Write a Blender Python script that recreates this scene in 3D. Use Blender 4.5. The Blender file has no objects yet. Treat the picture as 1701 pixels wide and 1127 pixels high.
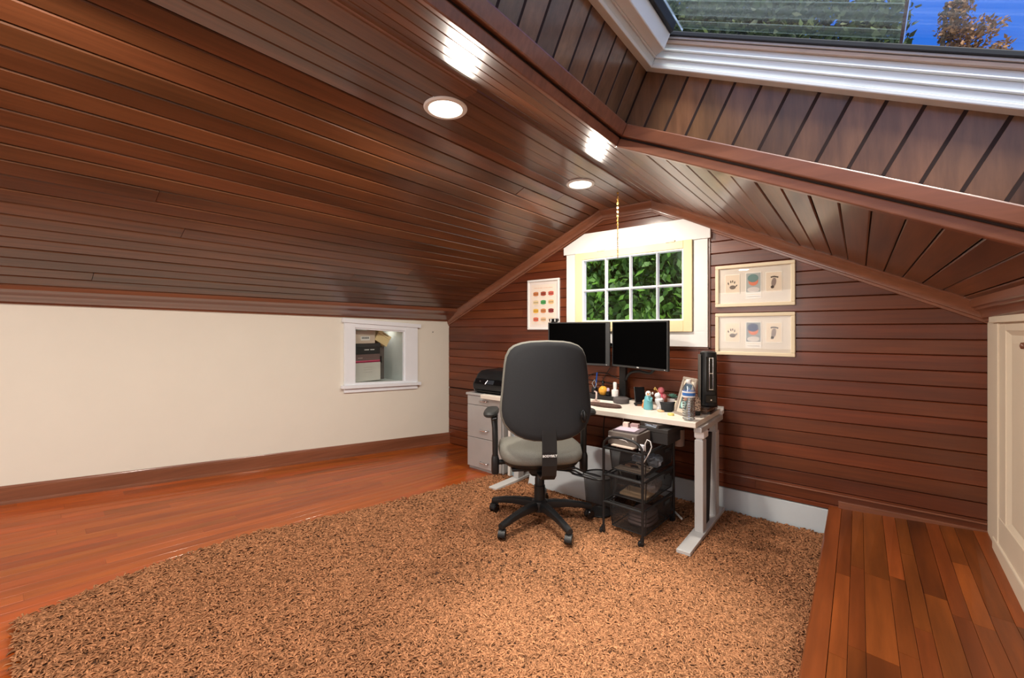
import bpy, bmesh, math, random
import numpy as np
from mathutils import Vector, Matrix
random.seed(7)
R_ = math.radians
C = bpy.context.scene.collection
scn = bpy.context.scene

# ------------------------------------------------------------------ camera, world, lights
D = 3.358          # end wall
XL, XR = -3.682, 0.53
ZT = 2.343
cam_d = bpy.data.cameras.new('camera'); cam = bpy.data.objects.new('camera', cam_d); C.objects.link(cam)
cam_d.sensor_width = 36; cam_d.lens = 707.0/1701*36; cam_d.clip_start = .02; cam_d.clip_end = 200
cam_d.shift_y = -(563.5-548.36)/1701
cam.location = (0, 0, 1.31); cam.rotation_euler = (R_(90), 0, R_(39.188))
scn.camera = cam
scn.view_settings.view_transform = 'Standard'; scn.view_settings.look = 'None'
scn.view_settings.gamma = 1; scn.view_settings.use_curve_mapping = False
scn.view_settings.exposure = 0.0

world = bpy.data.worlds.new('sky'); scn.world = world; world.use_nodes = True
wn = world.node_tree.nodes; wl = world.node_tree.links; wn.clear()
wo = wn.new('ShaderNodeOutputWorld'); wb = wn.new('ShaderNodeBackground'); wb.inputs[1].default_value = 1.0
tc = wn.new('ShaderNodeTexCoord'); sx = wn.new('ShaderNodeSeparateXYZ'); cr = wn.new('ShaderNodeValToRGB')
cr.color_ramp.elements[0].position = .0; cr.color_ramp.elements[0].color = (.85, 1.0, 1.2, 1)
cr.color_ramp.elements[1].position = .42; cr.color_ramp.elements[1].color = (.035, .20, .90, 1)
wl.new(tc.outputs['Generated'], sx.inputs[0]); wl.new(sx.outputs[2], cr.inputs[0]); dp = wn.new('ShaderNodeVectorMath'); dp.operation = 'DOT_PRODUCT'; dp.inputs[1].default_value = Vector((.42, -.42, 1)).normalized()
pw = wn.new('ShaderNodeMath'); pw.operation = 'POWER'; pw.inputs[1].default_value = 4; mx0 = wn.new('ShaderNodeMath'); mx0.operation = 'MAXIMUM'; mx0.inputs[1].default_value = 0
gl = wn.new('ShaderNodeVectorMath'); gl.operation = 'MULTIPLY_ADD'; gl.inputs[1].default_value = (2.6, 2.55, 2.4)   # haze round the sun
wl.new(tc.outputs['Generated'], dp.inputs[0]); wl.new(dp.outputs['Value'], mx0.inputs[0]); wl.new(mx0.outputs[0], pw.inputs[0]); wl.new(pw.outputs[0], gl.inputs[0]); wl.new(cr.outputs[0], gl.inputs[2])
wl.new(gl.outputs[0], wb.inputs[0]); wl.new(wb.outputs[0], wo.inputs[0])

def area(name, loc, rot, size, power, col, sy=None, shape='DISK'):
    l = bpy.data.lights.new(name, 'AREA'); l.energy = power; l.color = col; l.size = size; l.shape = shape
    if sy: l.shape = 'RECTANGLE'; l.size_y = sy
    o = bpy.data.objects.new(name, l); C.objects.link(o); o.location = loc; o.rotation_euler = rot
    return o
sun_d = bpy.data.lights.new('sun', 'SUN'); sun_d.energy = 4.5; sun_d.angle = R_(12); sun_d.color = (1, .93, .84)
sun = bpy.data.objects.new('sun', sun_d); C.objects.link(sun); sun.rotation_euler = Vector((-.42, .42, -1)).to_track_quat('-Z', 'Y').to_euler()
LAMPS = [(-1.475, 1.325), (-1.51, 2.61), (-1.49, .04), (-1.49, -1.25)]
for i, (x, y) in enumerate(LAMPS):
    area('downlight_light', (x, y, ZT-.035), (0, 0, 0), .13, 30, (1, .90, .78))
# added soft fill light behind the camera; the wall there has no window
area('rear_fill_light', (-1.5, -2.52, 1.5), (R_(90), 0, 0), 1.5, 36, (1, .98, .96), sy=1.1)

# ------------------------------------------------------------------ materials
def mat(name, col, rough=.5, metal=0, noise=0, nscale=(8, 8, 8), coat=0, bump=0, rnd=0, alpha=1, trans=0, emit=None, es=1, coatr=.1, spec=.5, vein=0, attr=None, ior=1.45):
    m = bpy.data.materials.new(name); m.use_nodes = True
    n = m.node_tree.nodes; l = m.node_tree.links; b = n['Principled BSDF']
    b.inputs['Roughness'].default_value = rough; b.inputs['Metallic'].default_value = metal
    b.inputs['Base Color'].default_value = (*col, 1); b.inputs['Specular IOR Level'].default_value = spec
    b.inputs['Coat Weight'].default_value = coat; b.inputs['Coat Roughness'].default_value = coatr
    b.inputs['Alpha'].default_value = alpha; b.inputs['Transmission Weight'].default_value = trans; b.inputs['IOR'].default_value = ior
    if emit: b.inputs['Emission Color'].default_value = (*emit, 1); b.inputs['Emission Strength'].default_value = es
    src = None
    if noise or bump or rnd:
        t = n.new('ShaderNodeTexCoord'); oi = n.new('ShaderNodeObjectInfo')
        add = n.new('ShaderNodeVectorMath'); add.operation = 'ADD'
        sc = n.new('ShaderNodeVectorMath'); sc.operation = 'SCALE'; sc.inputs[0].default_value = (37, 51, 23)
        l.new(oi.outputs['Random'], sc.inputs['Scale']); l.new(t.outputs['Object'], add.inputs[0]); l.new(sc.outputs[0], add.inputs[1])
        mp = n.new('ShaderNodeMapping'); mp.inputs['Scale'].default_value = nscale; l.new(add.outputs[0], mp.inputs[0])
        nz = n.new('ShaderNodeTexNoise'); nz.inputs['Scale'].default_value = 1; nz.inputs['Detail'].default_value = 5; nz.inputs['Roughness'].default_value = .62
        l.new(mp.outputs[0], nz.inputs[0])
        val = nz.outputs[0]
        hs = n.new('ShaderNodeHueSaturation'); hs.inputs['Color'].default_value = (*col, 1)
        mr = n.new('ShaderNodeMapRange'); mr.inputs[1].default_value = .25; mr.inputs[2].default_value = .75
        mr.inputs[3].default_value = 1-noise; mr.inputs[4].default_value = 1+noise; l.new(val, mr.inputs[0])
        v = mr.outputs[0]
        if vein:   # larger soft stain variation along the grain
            mp2 = n.new('ShaderNodeMapping'); mp2.inputs['Scale'].default_value = tuple(max(.8, s*.13) for s in nscale); l.new(add.outputs[0], mp2.inputs[0])
            n2 = n.new('ShaderNodeTexNoise'); n2.inputs['Scale'].default_value = 1; n2.inputs['Detail'].default_value = 2; l.new(mp2.outputs[0], n2.inputs[0])
            m2 = n.new('ShaderNodeMapRange'); m2.inputs[1].default_value = .3; m2.inputs[2].default_value = .7; m2.inputs[3].default_value = 1-vein; m2.inputs[4].default_value = 1+vein; l.new(n2.outputs[0], m2.inputs[0])
            q = n.new('ShaderNodeMath'); q.operation = 'MULTIPLY'; l.new(v, q.inputs[0]); l.new(m2.outputs[0], q.inputs[1]); v = q.outputs[0]
        if rnd:
            mr3 = n.new('ShaderNodeMapRange'); mr3.inputs[3].default_value = 1-rnd; mr3.inputs[4].default_value = 1+rnd; l.new(oi.outputs['Random'], mr3.inputs[0])
            q = n.new('ShaderNodeMath'); q.operation = 'MULTIPLY'; l.new(v, q.inputs[0]); l.new(mr3.outputs[0], q.inputs[1]); v = q.outputs[0]
            # slight hue wander board to board
            wn_ = n.new('ShaderNodeTexWhiteNoise'); wn_.noise_dimensions = '1D'; l.new(oi.outputs['Random'], wn_.inputs['W'])
            mr4 = n.new('ShaderNodeMapRange'); mr4.inputs[3].default_value = .4955; mr4.inputs[4].default_value = .5035; l.new(wn_.outputs[0], mr4.inputs[0]); l.new(mr4.outputs[0], hs.inputs['Hue'])
        l.new(v, hs.inputs['Value']); l.new(hs.outputs[0], b.inputs['Base Color'])
        if bump:
            bp = n.new('ShaderNodeBump'); bp.inputs['Strength'].default_value = bump; bp.inputs['Distance'].default_value = .004
            l.new(val, bp.inputs['Height']); l.new(bp.outputs[0], b.inputs['Normal'])
    if attr:
        a = n.new('ShaderNodeAttribute'); a.attribute_name = attr
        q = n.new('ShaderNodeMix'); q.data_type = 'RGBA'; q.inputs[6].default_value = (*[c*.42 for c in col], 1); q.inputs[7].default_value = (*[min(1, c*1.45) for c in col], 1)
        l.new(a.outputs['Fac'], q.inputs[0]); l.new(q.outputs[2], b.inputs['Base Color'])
    return m
def srgb(r, g, b): return tuple(((c/255)/12.92 if c/255 <= .04045 else ((c/255+.055)/1.055)**2.4) for c in (r, g, b))
WOODY = dict(noise=.30, vein=.45, coat=.55, coatr=.16, rough=.36, bump=.12, rnd=.2)
m_ceil = mat('stained_cedar', srgb(101, 61, 36), nscale=(60, 2.2, 60), **WOODY)
m_shaft = mat('stained_cedar_shaft', srgb(106, 74, 50), nscale=(40, 40, 5), **WOODY)
m_side = mat('stained_siding', srgb(102, 48, 22), nscale=(2.4, 60, 60), noise=.28, vein=.28, coat=.4, coatr=.2, rough=.4, bump=.12, rnd=.15)
m_trimy = mat('stained_trim', srgb(126, 78, 56), nscale=(60, 2, 60), noise=.2, vein=.15, coat=.6, coatr=.15, rough=.35, bump=.05)
m_trimx = mat('stained_trim_cross', srgb(126, 78, 56), nscale=(3, 60, 30), noise=.2, vein=.15, coat=.6, coatr=.15, rough=.35, bump=.05)
m_back = mat('dark_gap', srgb(38, 18, 12), rough=.8, noise=.1)
m_floor = mat('cherry_floor', srgb(154, 74, 22), nscale=(45, 2.0, 45), noise=.22, vein=.25, coat=.3, coatr=.12, rough=.34, bump=.03, rnd=.09, spec=.35)
m_floor2 = mat('cherry_floor_worn', srgb(120, 62, 24), nscale=(30, 2.2, 30), noise=.25, vein=.5, coat=.2, coatr=.25, rough=.45, bump=.04, rnd=.26, spec=.35)
m_cream = mat('cream_paint', srgb(229, 225, 213), rough=.75, noise=.02, nscale=(3, 3, 3))
m_creamtrim = mat('cream_trim', srgb(232, 218, 196), rough=.4, noise=.02)
m_white = mat('white_paint', srgb(238, 237, 236), rough=.4, noise=.02)
m_yel = mat('pale_yellow_paint', srgb(243, 223, 178), rough=.45, noise=.03)
m_frame = mat('white_vinyl', srgb(226, 232, 233), rough=.3, noise=.01)
m_gasket = mat('black_rubber', srgb(30, 34, 40), rough=.6, noise=.1)
m_alu = mat('sash_wood', srgb(190, 168, 150), rough=.45, noise=.12, nscale=(4, 40, 40))
m_lowwall = mat('pale_blue_white_paint', srgb(205, 214, 220), rough=.6, noise=.03)
def glassy(name, tint=(1, 1, 1), k=1.0, rough=.0):
    m = bpy.data.materials.new(name); m.use_nodes = True; n = m.node_tree.nodes; l = m.node_tree.links; n.clear()
    o = n.new('ShaderNodeOutputMaterial'); t = n.new('ShaderNodeBsdfTransparent'); t.inputs[0].default_value = (*tint, 1)
    g = n.new('ShaderNodeBsdfGlossy'); g.inputs['Roughness'].default_value = rough; f = n.new('ShaderNodeLayerWeight'); f.inputs['Blend'].default_value = .5
    p = n.new('ShaderNodeMath'); p.operation = 'POWER'; p.inputs[1].default_value = 5; l.new(f.outputs['Facing'], p.inputs[0])
    q = n.new('ShaderNodeMath'); q.operation = 'MULTIPLY_ADD'; q.inputs[1].default_value = .9*k; q.inputs[2].default_value = .035*k; q.use_clamp = True; l.new(p.outputs[0], q.inputs[0])
    x = n.new('ShaderNodeMixShader'); l.new(q.outputs[0], x.inputs[0]); l.new(t.outputs[0], x.inputs[1]); l.new(g.outputs[0], x.inputs[2]); l.new(x.outputs[0], o.inputs[0])
    return m
m_glass = glassy('glass', (.96, .98, .97), .8)
m_pglass = glassy('picture_glass', (1, 1, 1), .35)
m_black = mat('black_plastic', srgb(26, 27, 29), rough=.42, noise=.08, bump=.03, nscale=(60, 60, 60))
m_blackg = mat('gloss_black', srgb(14, 15, 17), rough=.2, noise=.05)
m_blackf = mat('black_back_fabric', srgb(36, 38, 41), rough=.8, noise=.15, nscale=(300, 300, 300), bump=.2)
m_grayfab = mat('grey_green_fabric', srgb(118, 117, 110), rough=.9, noise=.28, nscale=(260, 260, 260), bump=.35)
m_screen = mat('screen_off', (.0006, .0006, .0007), rough=.6, noise=.05, spec=.03)
m_white2 = mat('bright_white_paint', srgb(236, 241, 248), rough=.4, noise=.02)
m_bezel = mat('bezel', srgb(52, 54, 56), rough=.4, noise=.05)
m_metal = mat('silver_paint', srgb(190, 190, 190), rough=.35, noise=.03)
m_steel = mat('brushed_steel', srgb(238, 238, 240), rough=.2, metal=1, noise=.05)
m_desk = mat('desk_white_laminate', srgb(236, 228, 216), rough=.35, noise=.02)
m_cab = mat('grey_filing_paint', srgb(178, 178, 178), rough=.3, metal=.1, noise=.05)
m_brass = mat('brass', srgb(214, 170, 90), rough=.25, metal=1, noise=.05)
m_emit = mat('lamp_lens', (1, 1, 1), emit=(1, .86, .66), es=14, noise=.01)
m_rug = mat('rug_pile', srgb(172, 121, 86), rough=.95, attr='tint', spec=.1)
m_rugb = mat('rug_backing', srgb(70, 46, 32), rough=.95, noise=.2)
m_leafA = mat('leaf_green', srgb(80, 118, 28), rough=.6, attr='tint')
m_leafB = mat('leaf_dark', srgb(66, 78, 26), rough=.6, attr='tint')
m_leafC = mat('leaf_brown', srgb(150, 104, 60), rough=.6, attr='tint')
m_bark = mat('bark', srgb(70, 56, 44), rough=.9, noise=.3, bump=.5)
m_paper = mat('paper', srgb(240, 232, 220), rough=.8, noise=.02)
m_mesh = mat('black_wire_mesh', srgb(40, 42, 44), rough=.5, alpha=.58, noise=.05)
_cc = {}
def colm(r, g, b, rough=.5, metal=0, noise=.05, **k):
    key = (r, g, b, rough, metal)
    if key not in _cc: _cc[key] = mat('paint_%d_%d_%d' % (r, g, b), srgb(r, g, b), rough=rough, metal=metal, noise=noise, **k)
    return _cc[key]

# ------------------------------------------------------------------ mesh helpers
class MB:
    def __init__(s): s.v = []; s.f = []
    def add(s, vs, fs):
        k = len(s.v); s.v += [tuple(p) for p in vs]; s.f += [tuple(i+k for i in f) for f in fs]; return s
    def box(s, x0, x1, y0, y1, z0, z1, M=None):
        vs = [Vector((x, y, z)) for x in (x0, x1) for y in (y0, y1) for z in (z0, z1)]
        if M is not None: vs = [M @ p for p in vs]
        return s.add(vs, [(0, 1, 3, 2), (4, 6, 7, 5), (0, 4, 5, 1), (2, 3, 7, 6), (0, 2, 6, 4), (1, 5, 7, 3)])
    def prism(s, poly, a, b, ax='y', M=None):
        n = len(poly)
        def P(p, t): return Vector({'y': (p[0], t, p[1]), 'x': (t, p[0], p[1]), 'z': (p[0], p[1], t)}[ax])
        vs = [P(p, a) for p in poly]+[P(p, b) for p in poly]
        if M is not None: vs = [M @ p for p in vs]
        return s.add(vs, [tuple(range(n))[::-1], tuple(range(n, 2*n))]+[(i, (i+1) % n, n+(i+1) % n, n+i) for i in range(n)])
    def loft(s, rings, cap=True, closed=True):
        n = len(rings[0]); vs = [p for r in rings for p in r]; fs = []
        for j in range(len(rings)-1):
            for i in range(n if closed else n-1): fs.append((j*n+i, j*n+(i+1) % n, (j+1)*n+(i+1) % n, (j+1)*n+i))
        if cap: fs += [tuple(range(n))[::-1], tuple(range((len(rings)-1)*n, len(rings)*n))]
        return s.add(vs, fs)
    def tube(s, path, r, n=8, cap=True):
        path = [Vector(p) for p in path]; rs = r if isinstance(r, (list, tuple)) else [r]*len(path)
        rings = []; up = Vector((0, 0, 1)); a = None
        for i, p in enumerate(path):
            t = (path[min(i+1, len(path)-1)]-path[max(i-1, 0)]).normalized()
            if a is None: a = t.cross(up if abs(t.z) < .9 else Vector((1, 0, 0))).normalized()
            else: a = (a-t*a.dot(t)).normalized()
            b = t.cross(a)
            rings.append([p+(a*math.cos(2*math.pi*k/n)+b*math.sin(2*math.pi*k/n))*rs[i] for k in range(n)])
        return s.loft(rings, cap)
    def lathe(s, prof, c=(0, 0, 0), n=20, M=None):
        rings = [[Vector((c[0]+r*math.cos(2*math.pi*k/n), c[1]+r*math.sin(2*math.pi*k/n), c[2]+z)) for k in range(n)] for r, z in prof]
        if M is not None: rings = [[M @ p for p in r] for r in rings]
        return s.loft(rings)
    def ell(s, c, r, n=12, m=8, M=None):
        rings = []
        for j in range(m+1):
            t = -math.pi/2+math.pi*(j if 0 < j < m else (.02 if j == 0 else m-.02))/m
            rings.append([Vector((c[0]+r[0]*math.cos(t)*math.cos(2*math.pi*k/n), c[1]+r[1]*math.cos(t)*math.sin(2*math.pi*k/n), c[2]+r[2]*math.sin(t))) for k in range(n)])
        if M is not None: rings = [[M @ p for p in r] for r in rings]
        return s.loft(rings)
    def build(s, name, m, parent=None, bev=0, smooth=False, sub=0, loc=None, rotz=0, kind=None, warp=None):
        vs = s.v
        if warp: vs = [warp(*p) for p in vs]
        me = bpy.data.meshes.new(name); me.from_pydata([tuple(p) for p in vs], [], s.f); me.update()
        bm = bmesh.new(); bm.from_mesh(me); bmesh.ops.recalc_face_normals(bm, faces=bm.faces); bm.to_mesh(me); bm.free()
        me.materials.append(m); o = bpy.data.objects.new(name, me); C.objects.link(o)
        if parent: o.parent = parent
        if loc: o.location = loc
        o.rotation_euler.z = rotz
        if bev:
            b = o.modifiers.new('bevel', 'BEVEL'); b.width = bev; b.segments = 2; b.limit_method = 'ANGLE'
        if sub:
            b = o.modifiers.new('sub', 'SUBSURF'); b.levels = sub; b.render_levels = sub
        if smooth or sub:
            for p in me.polygons: p.use_smooth = True
            if smooth == 'auto':
                try: me.set_sharp_from_angle(angle=R_(35))
                except Exception: pass
        if kind: o['kind'] = kind
        return o
def tag(o, label=None, cat=None, group=None, kind=None):
    if label: o['label'] = label
    if cat: o['category'] = cat
    if group: o['group'] = group
    if kind: o['kind'] = kind
    return o
def empty(name, loc=(0, 0, 0), rz=0, label=None, cat=None, group=None, kind=None):
    o = bpy.data.objects.new(name, None); C.objects.link(o); o.location = loc; o.rotation_euler.z = rz; o.empty_display_size = .1
    return tag(o, label, cat, group, kind)
def text_mesh(name, body, size, m, parent, M, ext=.0006, bold=0):
    cu = bpy.data.curves.new(name, 'FONT'); cu.body = body; cu.size = size; cu.extrude = ext; cu.align_x = 'CENTER'; cu.align_y = 'CENTER'; cu.offset = bold; cu.resolution_u = 3
    to = bpy.data.objects.new(name, cu); C.objects.link(to)
    me = bpy.data.meshes.new_from_object(to); bpy.data.objects.remove(to); bpy.data.curves.remove(cu)
    me.transform(M); me.materials.clear(); me.materials.append(m)
    o = bpy.data.objects.new(name, me); C.objects.link(o)
    if parent: o.parent = parent
    return o
ZERO = Vector((0, 0, 0))
# a board with chamfered long edges: runs p0->p1, width along wd, face looks along nd
def board(name, p0, p1, wd, w, nd, m, parent, t=.016, ch=.004, gap=.003, warp=None):
    p0, p1, wd, nd = map(Vector, (p0, p1, wd, nd)); mb = MB()
    cs = [(gap/2, -t), (w-gap/2, -t), (w-gap/2, -ch), (w-gap/2-ch, 0), (gap/2+ch, 0), (gap/2, -ch)]
    mb.loft([[p+wd*a+nd*b for a, b in cs] for p in (p0, p1)])
    return mb.build(name, m, parent, warp=warp)

# the old floor rises a little towards the front left, and the platform dips to the front right
XS = -.114; HS = .196
def tw(x, y):
    a = min(1, max(0, (XS-x)/3.568)); return .1043*min(4.4, max(0, D-y))*a*a
def wfloor(x, y, z): return (x, y, z+tw(x, y))
def wplat(x, y, z):
    a = min(1, max(0, (x-XS)/.644)); return (x, y, z+a*max(-.045, min(.045, (y-3.0)*.11)))
def wleft(x, y, z):
    s = .1043+(.015-.1043)*min(1, max(0, z/1.4)); return (x, y, z+s*min(4.4, max(0, D-y)))
YB = -2.6
# ------------------------------------------------------------------ floor
mb = MB().box(XL-.1, XS+.01, YB, D+.1, -.15, -.014)
# subdivide so the slab can follow the warp
def grid_slab(x0, x1, y0, y1, z0, z1, nx, ny):
    m = MB()
    xs = [x0+(x1-x0)*i/nx for i in range(nx+1)]; ys = [y0+(y1-y0)*i/ny for i in range(ny+1)]
    for z in (z0, z1): m.v += [(x, y, z) for x in xs for y in ys]
    N = (nx+1)*(ny+1); w = ny+1
    for i in range(nx):
        for j in range(ny):
            a = i*w+j; m.f += [(a, a+1, a+w+1, a+w), (N+a, N+a+w, N+a+w+1, N+a+1)]
    for i in range(nx):
        for j in (0, ny):
            a = i*w+j; m.f.append((a, a+w, N+a+w, N+a))
    for j in range(ny):
        for i in (0, nx):
            a = i*w+j; m.f.append((a, a+1, N+a+1, N+a))
    return m
floor = tag(grid_slab(XL-.1, XS+.03, YB, D+.1, -.15, -.022, 40, 14).build('floor', m_back, warp=wfloor), kind='structure')
x = XL; rw = .0575; cnt = 0
while x < -1.0:
    y = D-random.uniform(.1, .9); y1 = D
    ymin = YB if x < -2.9 else (-.9 if x < -2.0 else 2.6)
    while y1 > ymin:
        board('plank', (x, y1, 0), (x, y+.0006, 0), (1, 0, 0), rw, (0, 0, 1), m_floor, floor, t=.014, ch=.0006, gap=.0008, warp=wfloor); cnt += 1
        y1 = y; y = y1-random.uniform(.75, 1.5)
        if y1 > -1.042+.01 and y < -1.042: y = -1.042
        if y < ymin+.2: y = ymin
        if y1 <= ymin: break
    x += rw
# coarse boards in front, behind the camera
grid_slab(-2.0, XS-.04, YB, .5, -.013, -.0005, 12, 6).build('front_boards', m_floor, floor, warp=wfloor)
# raised platform on the right
MB().box(XS, XR+.02, YB, D+.02, -.1, HS-.065).build('platform_base', m_back, floor)
MB().prism([(XS-.018, 0), (XS-.002, 0), (XS-.002, HS-.02), (XS-.018, HS-.02)], YB, D-.001).build('riser', m_floor2, floor)
def nosing():
    m = MB(); prof = [(XS-.032, HS-.026), (XS-.036, HS-.012), (XS-.030, HS+.001), (XS+.03, HS+.001), (XS+.03, HS-.02)]
    rnd = random.Random(3)
    m.loft([[Vector((px+(0 if k > 2 else rnd.uniform(-.002, .002)), y, pz)) for k, (px, pz) in enumerate(prof)] for y in [YB+(D-YB)*i/40 for i in range(41)]])
    return m.build('nosing', m_floor2, floor)
nosing()
xs = XS+.031
for w in (.052, .05, .088, .055, .052, .075, .056, .06, .07, .06, .05):
    w = min(w, XR-xs)
    if w < .02: break
    y1 = D
    while y1 > YB:
        y = max(YB, y1-random.uniform(.3, .95))
        board('raised_plank', (xs, y1, HS), (xs, y+.001, HS), (1, 0, 0), w, (0, 0, 1), m_floor2, floor, t=.014, ch=.0008, gap=.0012, warp=wplat)
        y1 = y
    xs += w

# ------------------------------------------------------------------ ceiling
ceil = empty('ceiling', (0, 0, 0), kind='structure')
XpL, XpR = -1.731, -1.272
zLs = 1.456                                             # slope plane height at left wall
aL = Vector((XpL-XL, 0, ZT-zLs)); LLen = aL.length; aL.normalize(); nL = Vector((aL.z, 0, -aL.x))
sl = (1.449-ZT)/(.512-XpR); zRs = ZT+sl*(XR-XpR)
aR = Vector((XR-XpR, 0, zRs-ZT)); RLen = aR.length; aR.normalize(); nR = Vector((-aR.z*-1, 0, aR.x)).normalized(); nR = Vector((aR.z, 0, -aR.x))
O_R = Vector((XpR, 0, ZT))
BW = .091
def splits(y0, y1, prob=.55):
    if random.random() > prob: return [y0, y1]
    c = random.uniform(y0+.8, y1-.3); return [y0, c, y1]
# left slope
MB().prism([(XL-.02, zLs+.01), (XpL, ZT+.02), (XpL, ZT+.08), (XL-.02, zLs+.08)], YB, D+.05).build('backing', m_back, ceil)
k = 0; s = 0.0
P0 = Vector((XL, 0, zLs))
pk = Vector((XpL, 0, ZT))
while s < LLen-.02:      # counted downwards from the ridge
    w = min(BW, LLen-s)
    ys = splits(YB, D, .45)
    for a, b in zip(ys[:-1], ys[1:]):
        base = pk-aL*(s+w)
        d = nL*random.uniform(-.0015, .0015)
        board('board', base+d+Vector((0, a+.001, 0)), base+d+Vector((0, b-.001, 0)), aL, w, nL, m_ceil, ceil, t=.015, ch=.0042, gap=.0045)
    s += BW; k += 1
# flat strip (sits a touch lower than the slope so a shadow gap shows)
MB().box(XpL, XpR, YB, D+.05, ZT+.017, ZT+.08).build('backing', m_back, ceil)
fw = (XpR-XpL-.018)/5
for i in range(5):
    ys = splits(YB, D, .8)
    for a, b in zip(ys[:-1], ys[1:]):
        x0 = XpL+.018+i*fw; dz = random.uniform(-.001, .001)
        board('board', (x0, a+.001, ZT-.009+dz), (x0, b-.001, ZT-.009+dz), (1, 0, 0), fw, (0, 0, -1), m_ceil, ceil, t=.024, ch=.003, gap=.003)
# right slope with skylight hole:  s = distance down from skylight top edge line, hole s in [0,SW], y in [SY0,SY1]
S0 = Vector((-.786, 0, ZT+sl*(-.786-XpR))); n_up = -nR
SW = 1.32; SY0, SY1 = .15, 1.672
s0 = (S0-O_R).dot(aR)
def SP(s, y, h): return S0+aR*s+n_up*h+Vector((0, y, 0))
def slope_slab(sa, sb, ya, yb, name='backing'):
    m = MB(); m.loft([[SP(sa, y, .016), SP(sb, y, .016), SP(sb, y, .09), SP(sa, y, .09)] for y in (ya, yb)]); m.build(name, m_back, ceil)
slope_slab(-s0, -.03, YB, D+.05); slope_slab(-.03, SW+.03, SY1+.03, D+.05); slope_slab(-.03, SW+.03, YB, SY0-.03); slope_slab(SW+.03, RLen-s0+.02, YB, D+.05)
s = -s0
while s < RLen-s0-.01:
    w = min(BW, RLen-s0-s)
    if s+w < .004 or s > SW: rg = [(YB, D)]
    elif s < -.001: rg = [(YB, D)]
    else: rg = [(YB, SY0-.004), (SY1+.002, D)]
    ww = w if not (s < 0 < s+w) else max(.02, -s)
    for (ya, yb) in rg:
        ys = splits(ya, yb, .25) if yb-ya > 2 else [ya, yb]
        for a, b in zip(ys[:-1], ys[1:]):
            d = random.uniform(-.0015, .0015)
            board('board', SP(s, a+.001, d), SP(s, b-.001, d), aR, ww, nR, m_ceil, ceil, t=.015, ch=.004, gap=.0035)
    if ww < w:   # rest of the cut board beside the hole
        for (ya, yb) in [(YB, SY0-.004), (SY1+.002, D)]:
            board('board', SP(0, ya, 0), SP(0, yb, 0), aR, w-ww, nR, m_ceil, ceil, t=.015, ch=.004, gap=.0035)
    s += BW

# ------------------------------------------------------------------ skylight: window_3
sky = empty('window_3', SP(SW/2, (SY0+SY1)/2, 0), kind='structure'); skyl = sky.location.copy()
def sring(name, m, d0, d1, h0, h1, sides='abcd', bev=0):
    """rectangular ring: from inset d0 (outer) to d1 (inner) between heights h0,h1 ; each side its own piece"""
    for sd in sides:
        mb = MB()
        if sd == 'a': q = [(d0, SY0+d0), (d1, SY0+d1), (d1, SY1-d1), (d0, SY1-d0)]           # uphill
        elif sd == 'b': q = [(d0, SY1-d0), (d1, SY1-d1), (SW-d1, SY1-d1), (SW-d0, SY1-d0)]   # far
        elif sd == 'c': q = [(SW-d0, SY1-d0), (SW-d1, SY1-d1), (SW-d1, SY0+d1), (SW-d0, SY0+d0)]
        else: q = [(SW-d0, SY0+d0), (SW-d1, SY0+d1), (d1, SY0+d1), (d0, SY0+d0)]
        mb.loft([[SP(a, b, h)-skyl for a, b in q] for h in (h0, h1)])
        mb.build(name, m, sky, bev=bev)
sring('lower_trim', m_trimx, -.03, 0, -.016, .018, bev=.004)
sring('upper_trim', m_trimx, -.03, .014, .026, .076, bev=.005)
HF = .285
# shaft boards
y = SY1
sring('shaft_backing', m_back, -.04, -.0105, .02, HF)
i = 0; s = -.010
while s < SW+.0:
    w = min(BW, SW+.01-s)
    board('shaft_board', SP(s, SY1+.010, .05)-skyl, SP(s, SY1+.010, HF)-skyl, aR, w, (0, -1, 0), m_shaft, sky, t=.02, ch=.0045, gap=.002)
    board('shaft_board', SP(s, SY0-.010, .05)-skyl, SP(s, SY0-.010, HF)-skyl, aR, w, (0, 1, 0), m_shaft, sky, t=.02, ch=.0045, gap=.002)
    s += BW
yy = SY1+.010
while yy > SY0:
    w = min(BW, yy-SY0+.01)
    board('shaft_board', SP(-.010, yy, .05)-skyl, SP(-.010, yy, HF)-skyl, (0, -1, 0), w, aR, m_shaft, sky, t=.02, ch=.0045, gap=.002)
    board('shaft_board', SP(SW+.010, yy, .05)-skyl, SP(SW+.010, yy, HF)-skyl, (0, -1, 0), w, -aR, m_shaft, sky, t=.02, ch=.0045, gap=.002)
    yy -= BW
sring('frame', m_frame, -.05, .030, HF, HF+.014, bev=.003)
sring('frame', m_frame, -.05, .024, HF+.014, HF+.036, bev=.003)
sring('frame', m_frame, -.05, .030, HF+.036, HF+.042, bev=.002)
sring('frame', m_frame, -.05, .022, HF+.042, HF+.066, 'b', bev=.003)
sring('frame', m_frame, -.05, .030, HF+.066, HF+.072, 'b', bev=.002)
sring('frame', m_frame, -.05, .024, HF+.072, HF+.090, 'bcd', bev=.002)
sring('jamb', m_frame, -.05, .085, HF+.042, HF+.098, 'a', bev=.004)
sring('sash', m_alu, -.05, .034, HF+.090, HF+.102, 'bcd', bev=.002)
sring('sash', m_metal, -.05, .038, HF+.104, HF+.112, 'bcd', bev=.002)
sring('gasket', m_gasket, -.05, .044, HF+.112, HF+.128, 'bcd', bev=.003)
sring('gasket', m_gasket, -.05, .100, HF+.098, HF+.128, 'a', bev=.003)
sring('outer_curb', m_gasket, -.1, -.04, .095, HF+.14)
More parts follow.
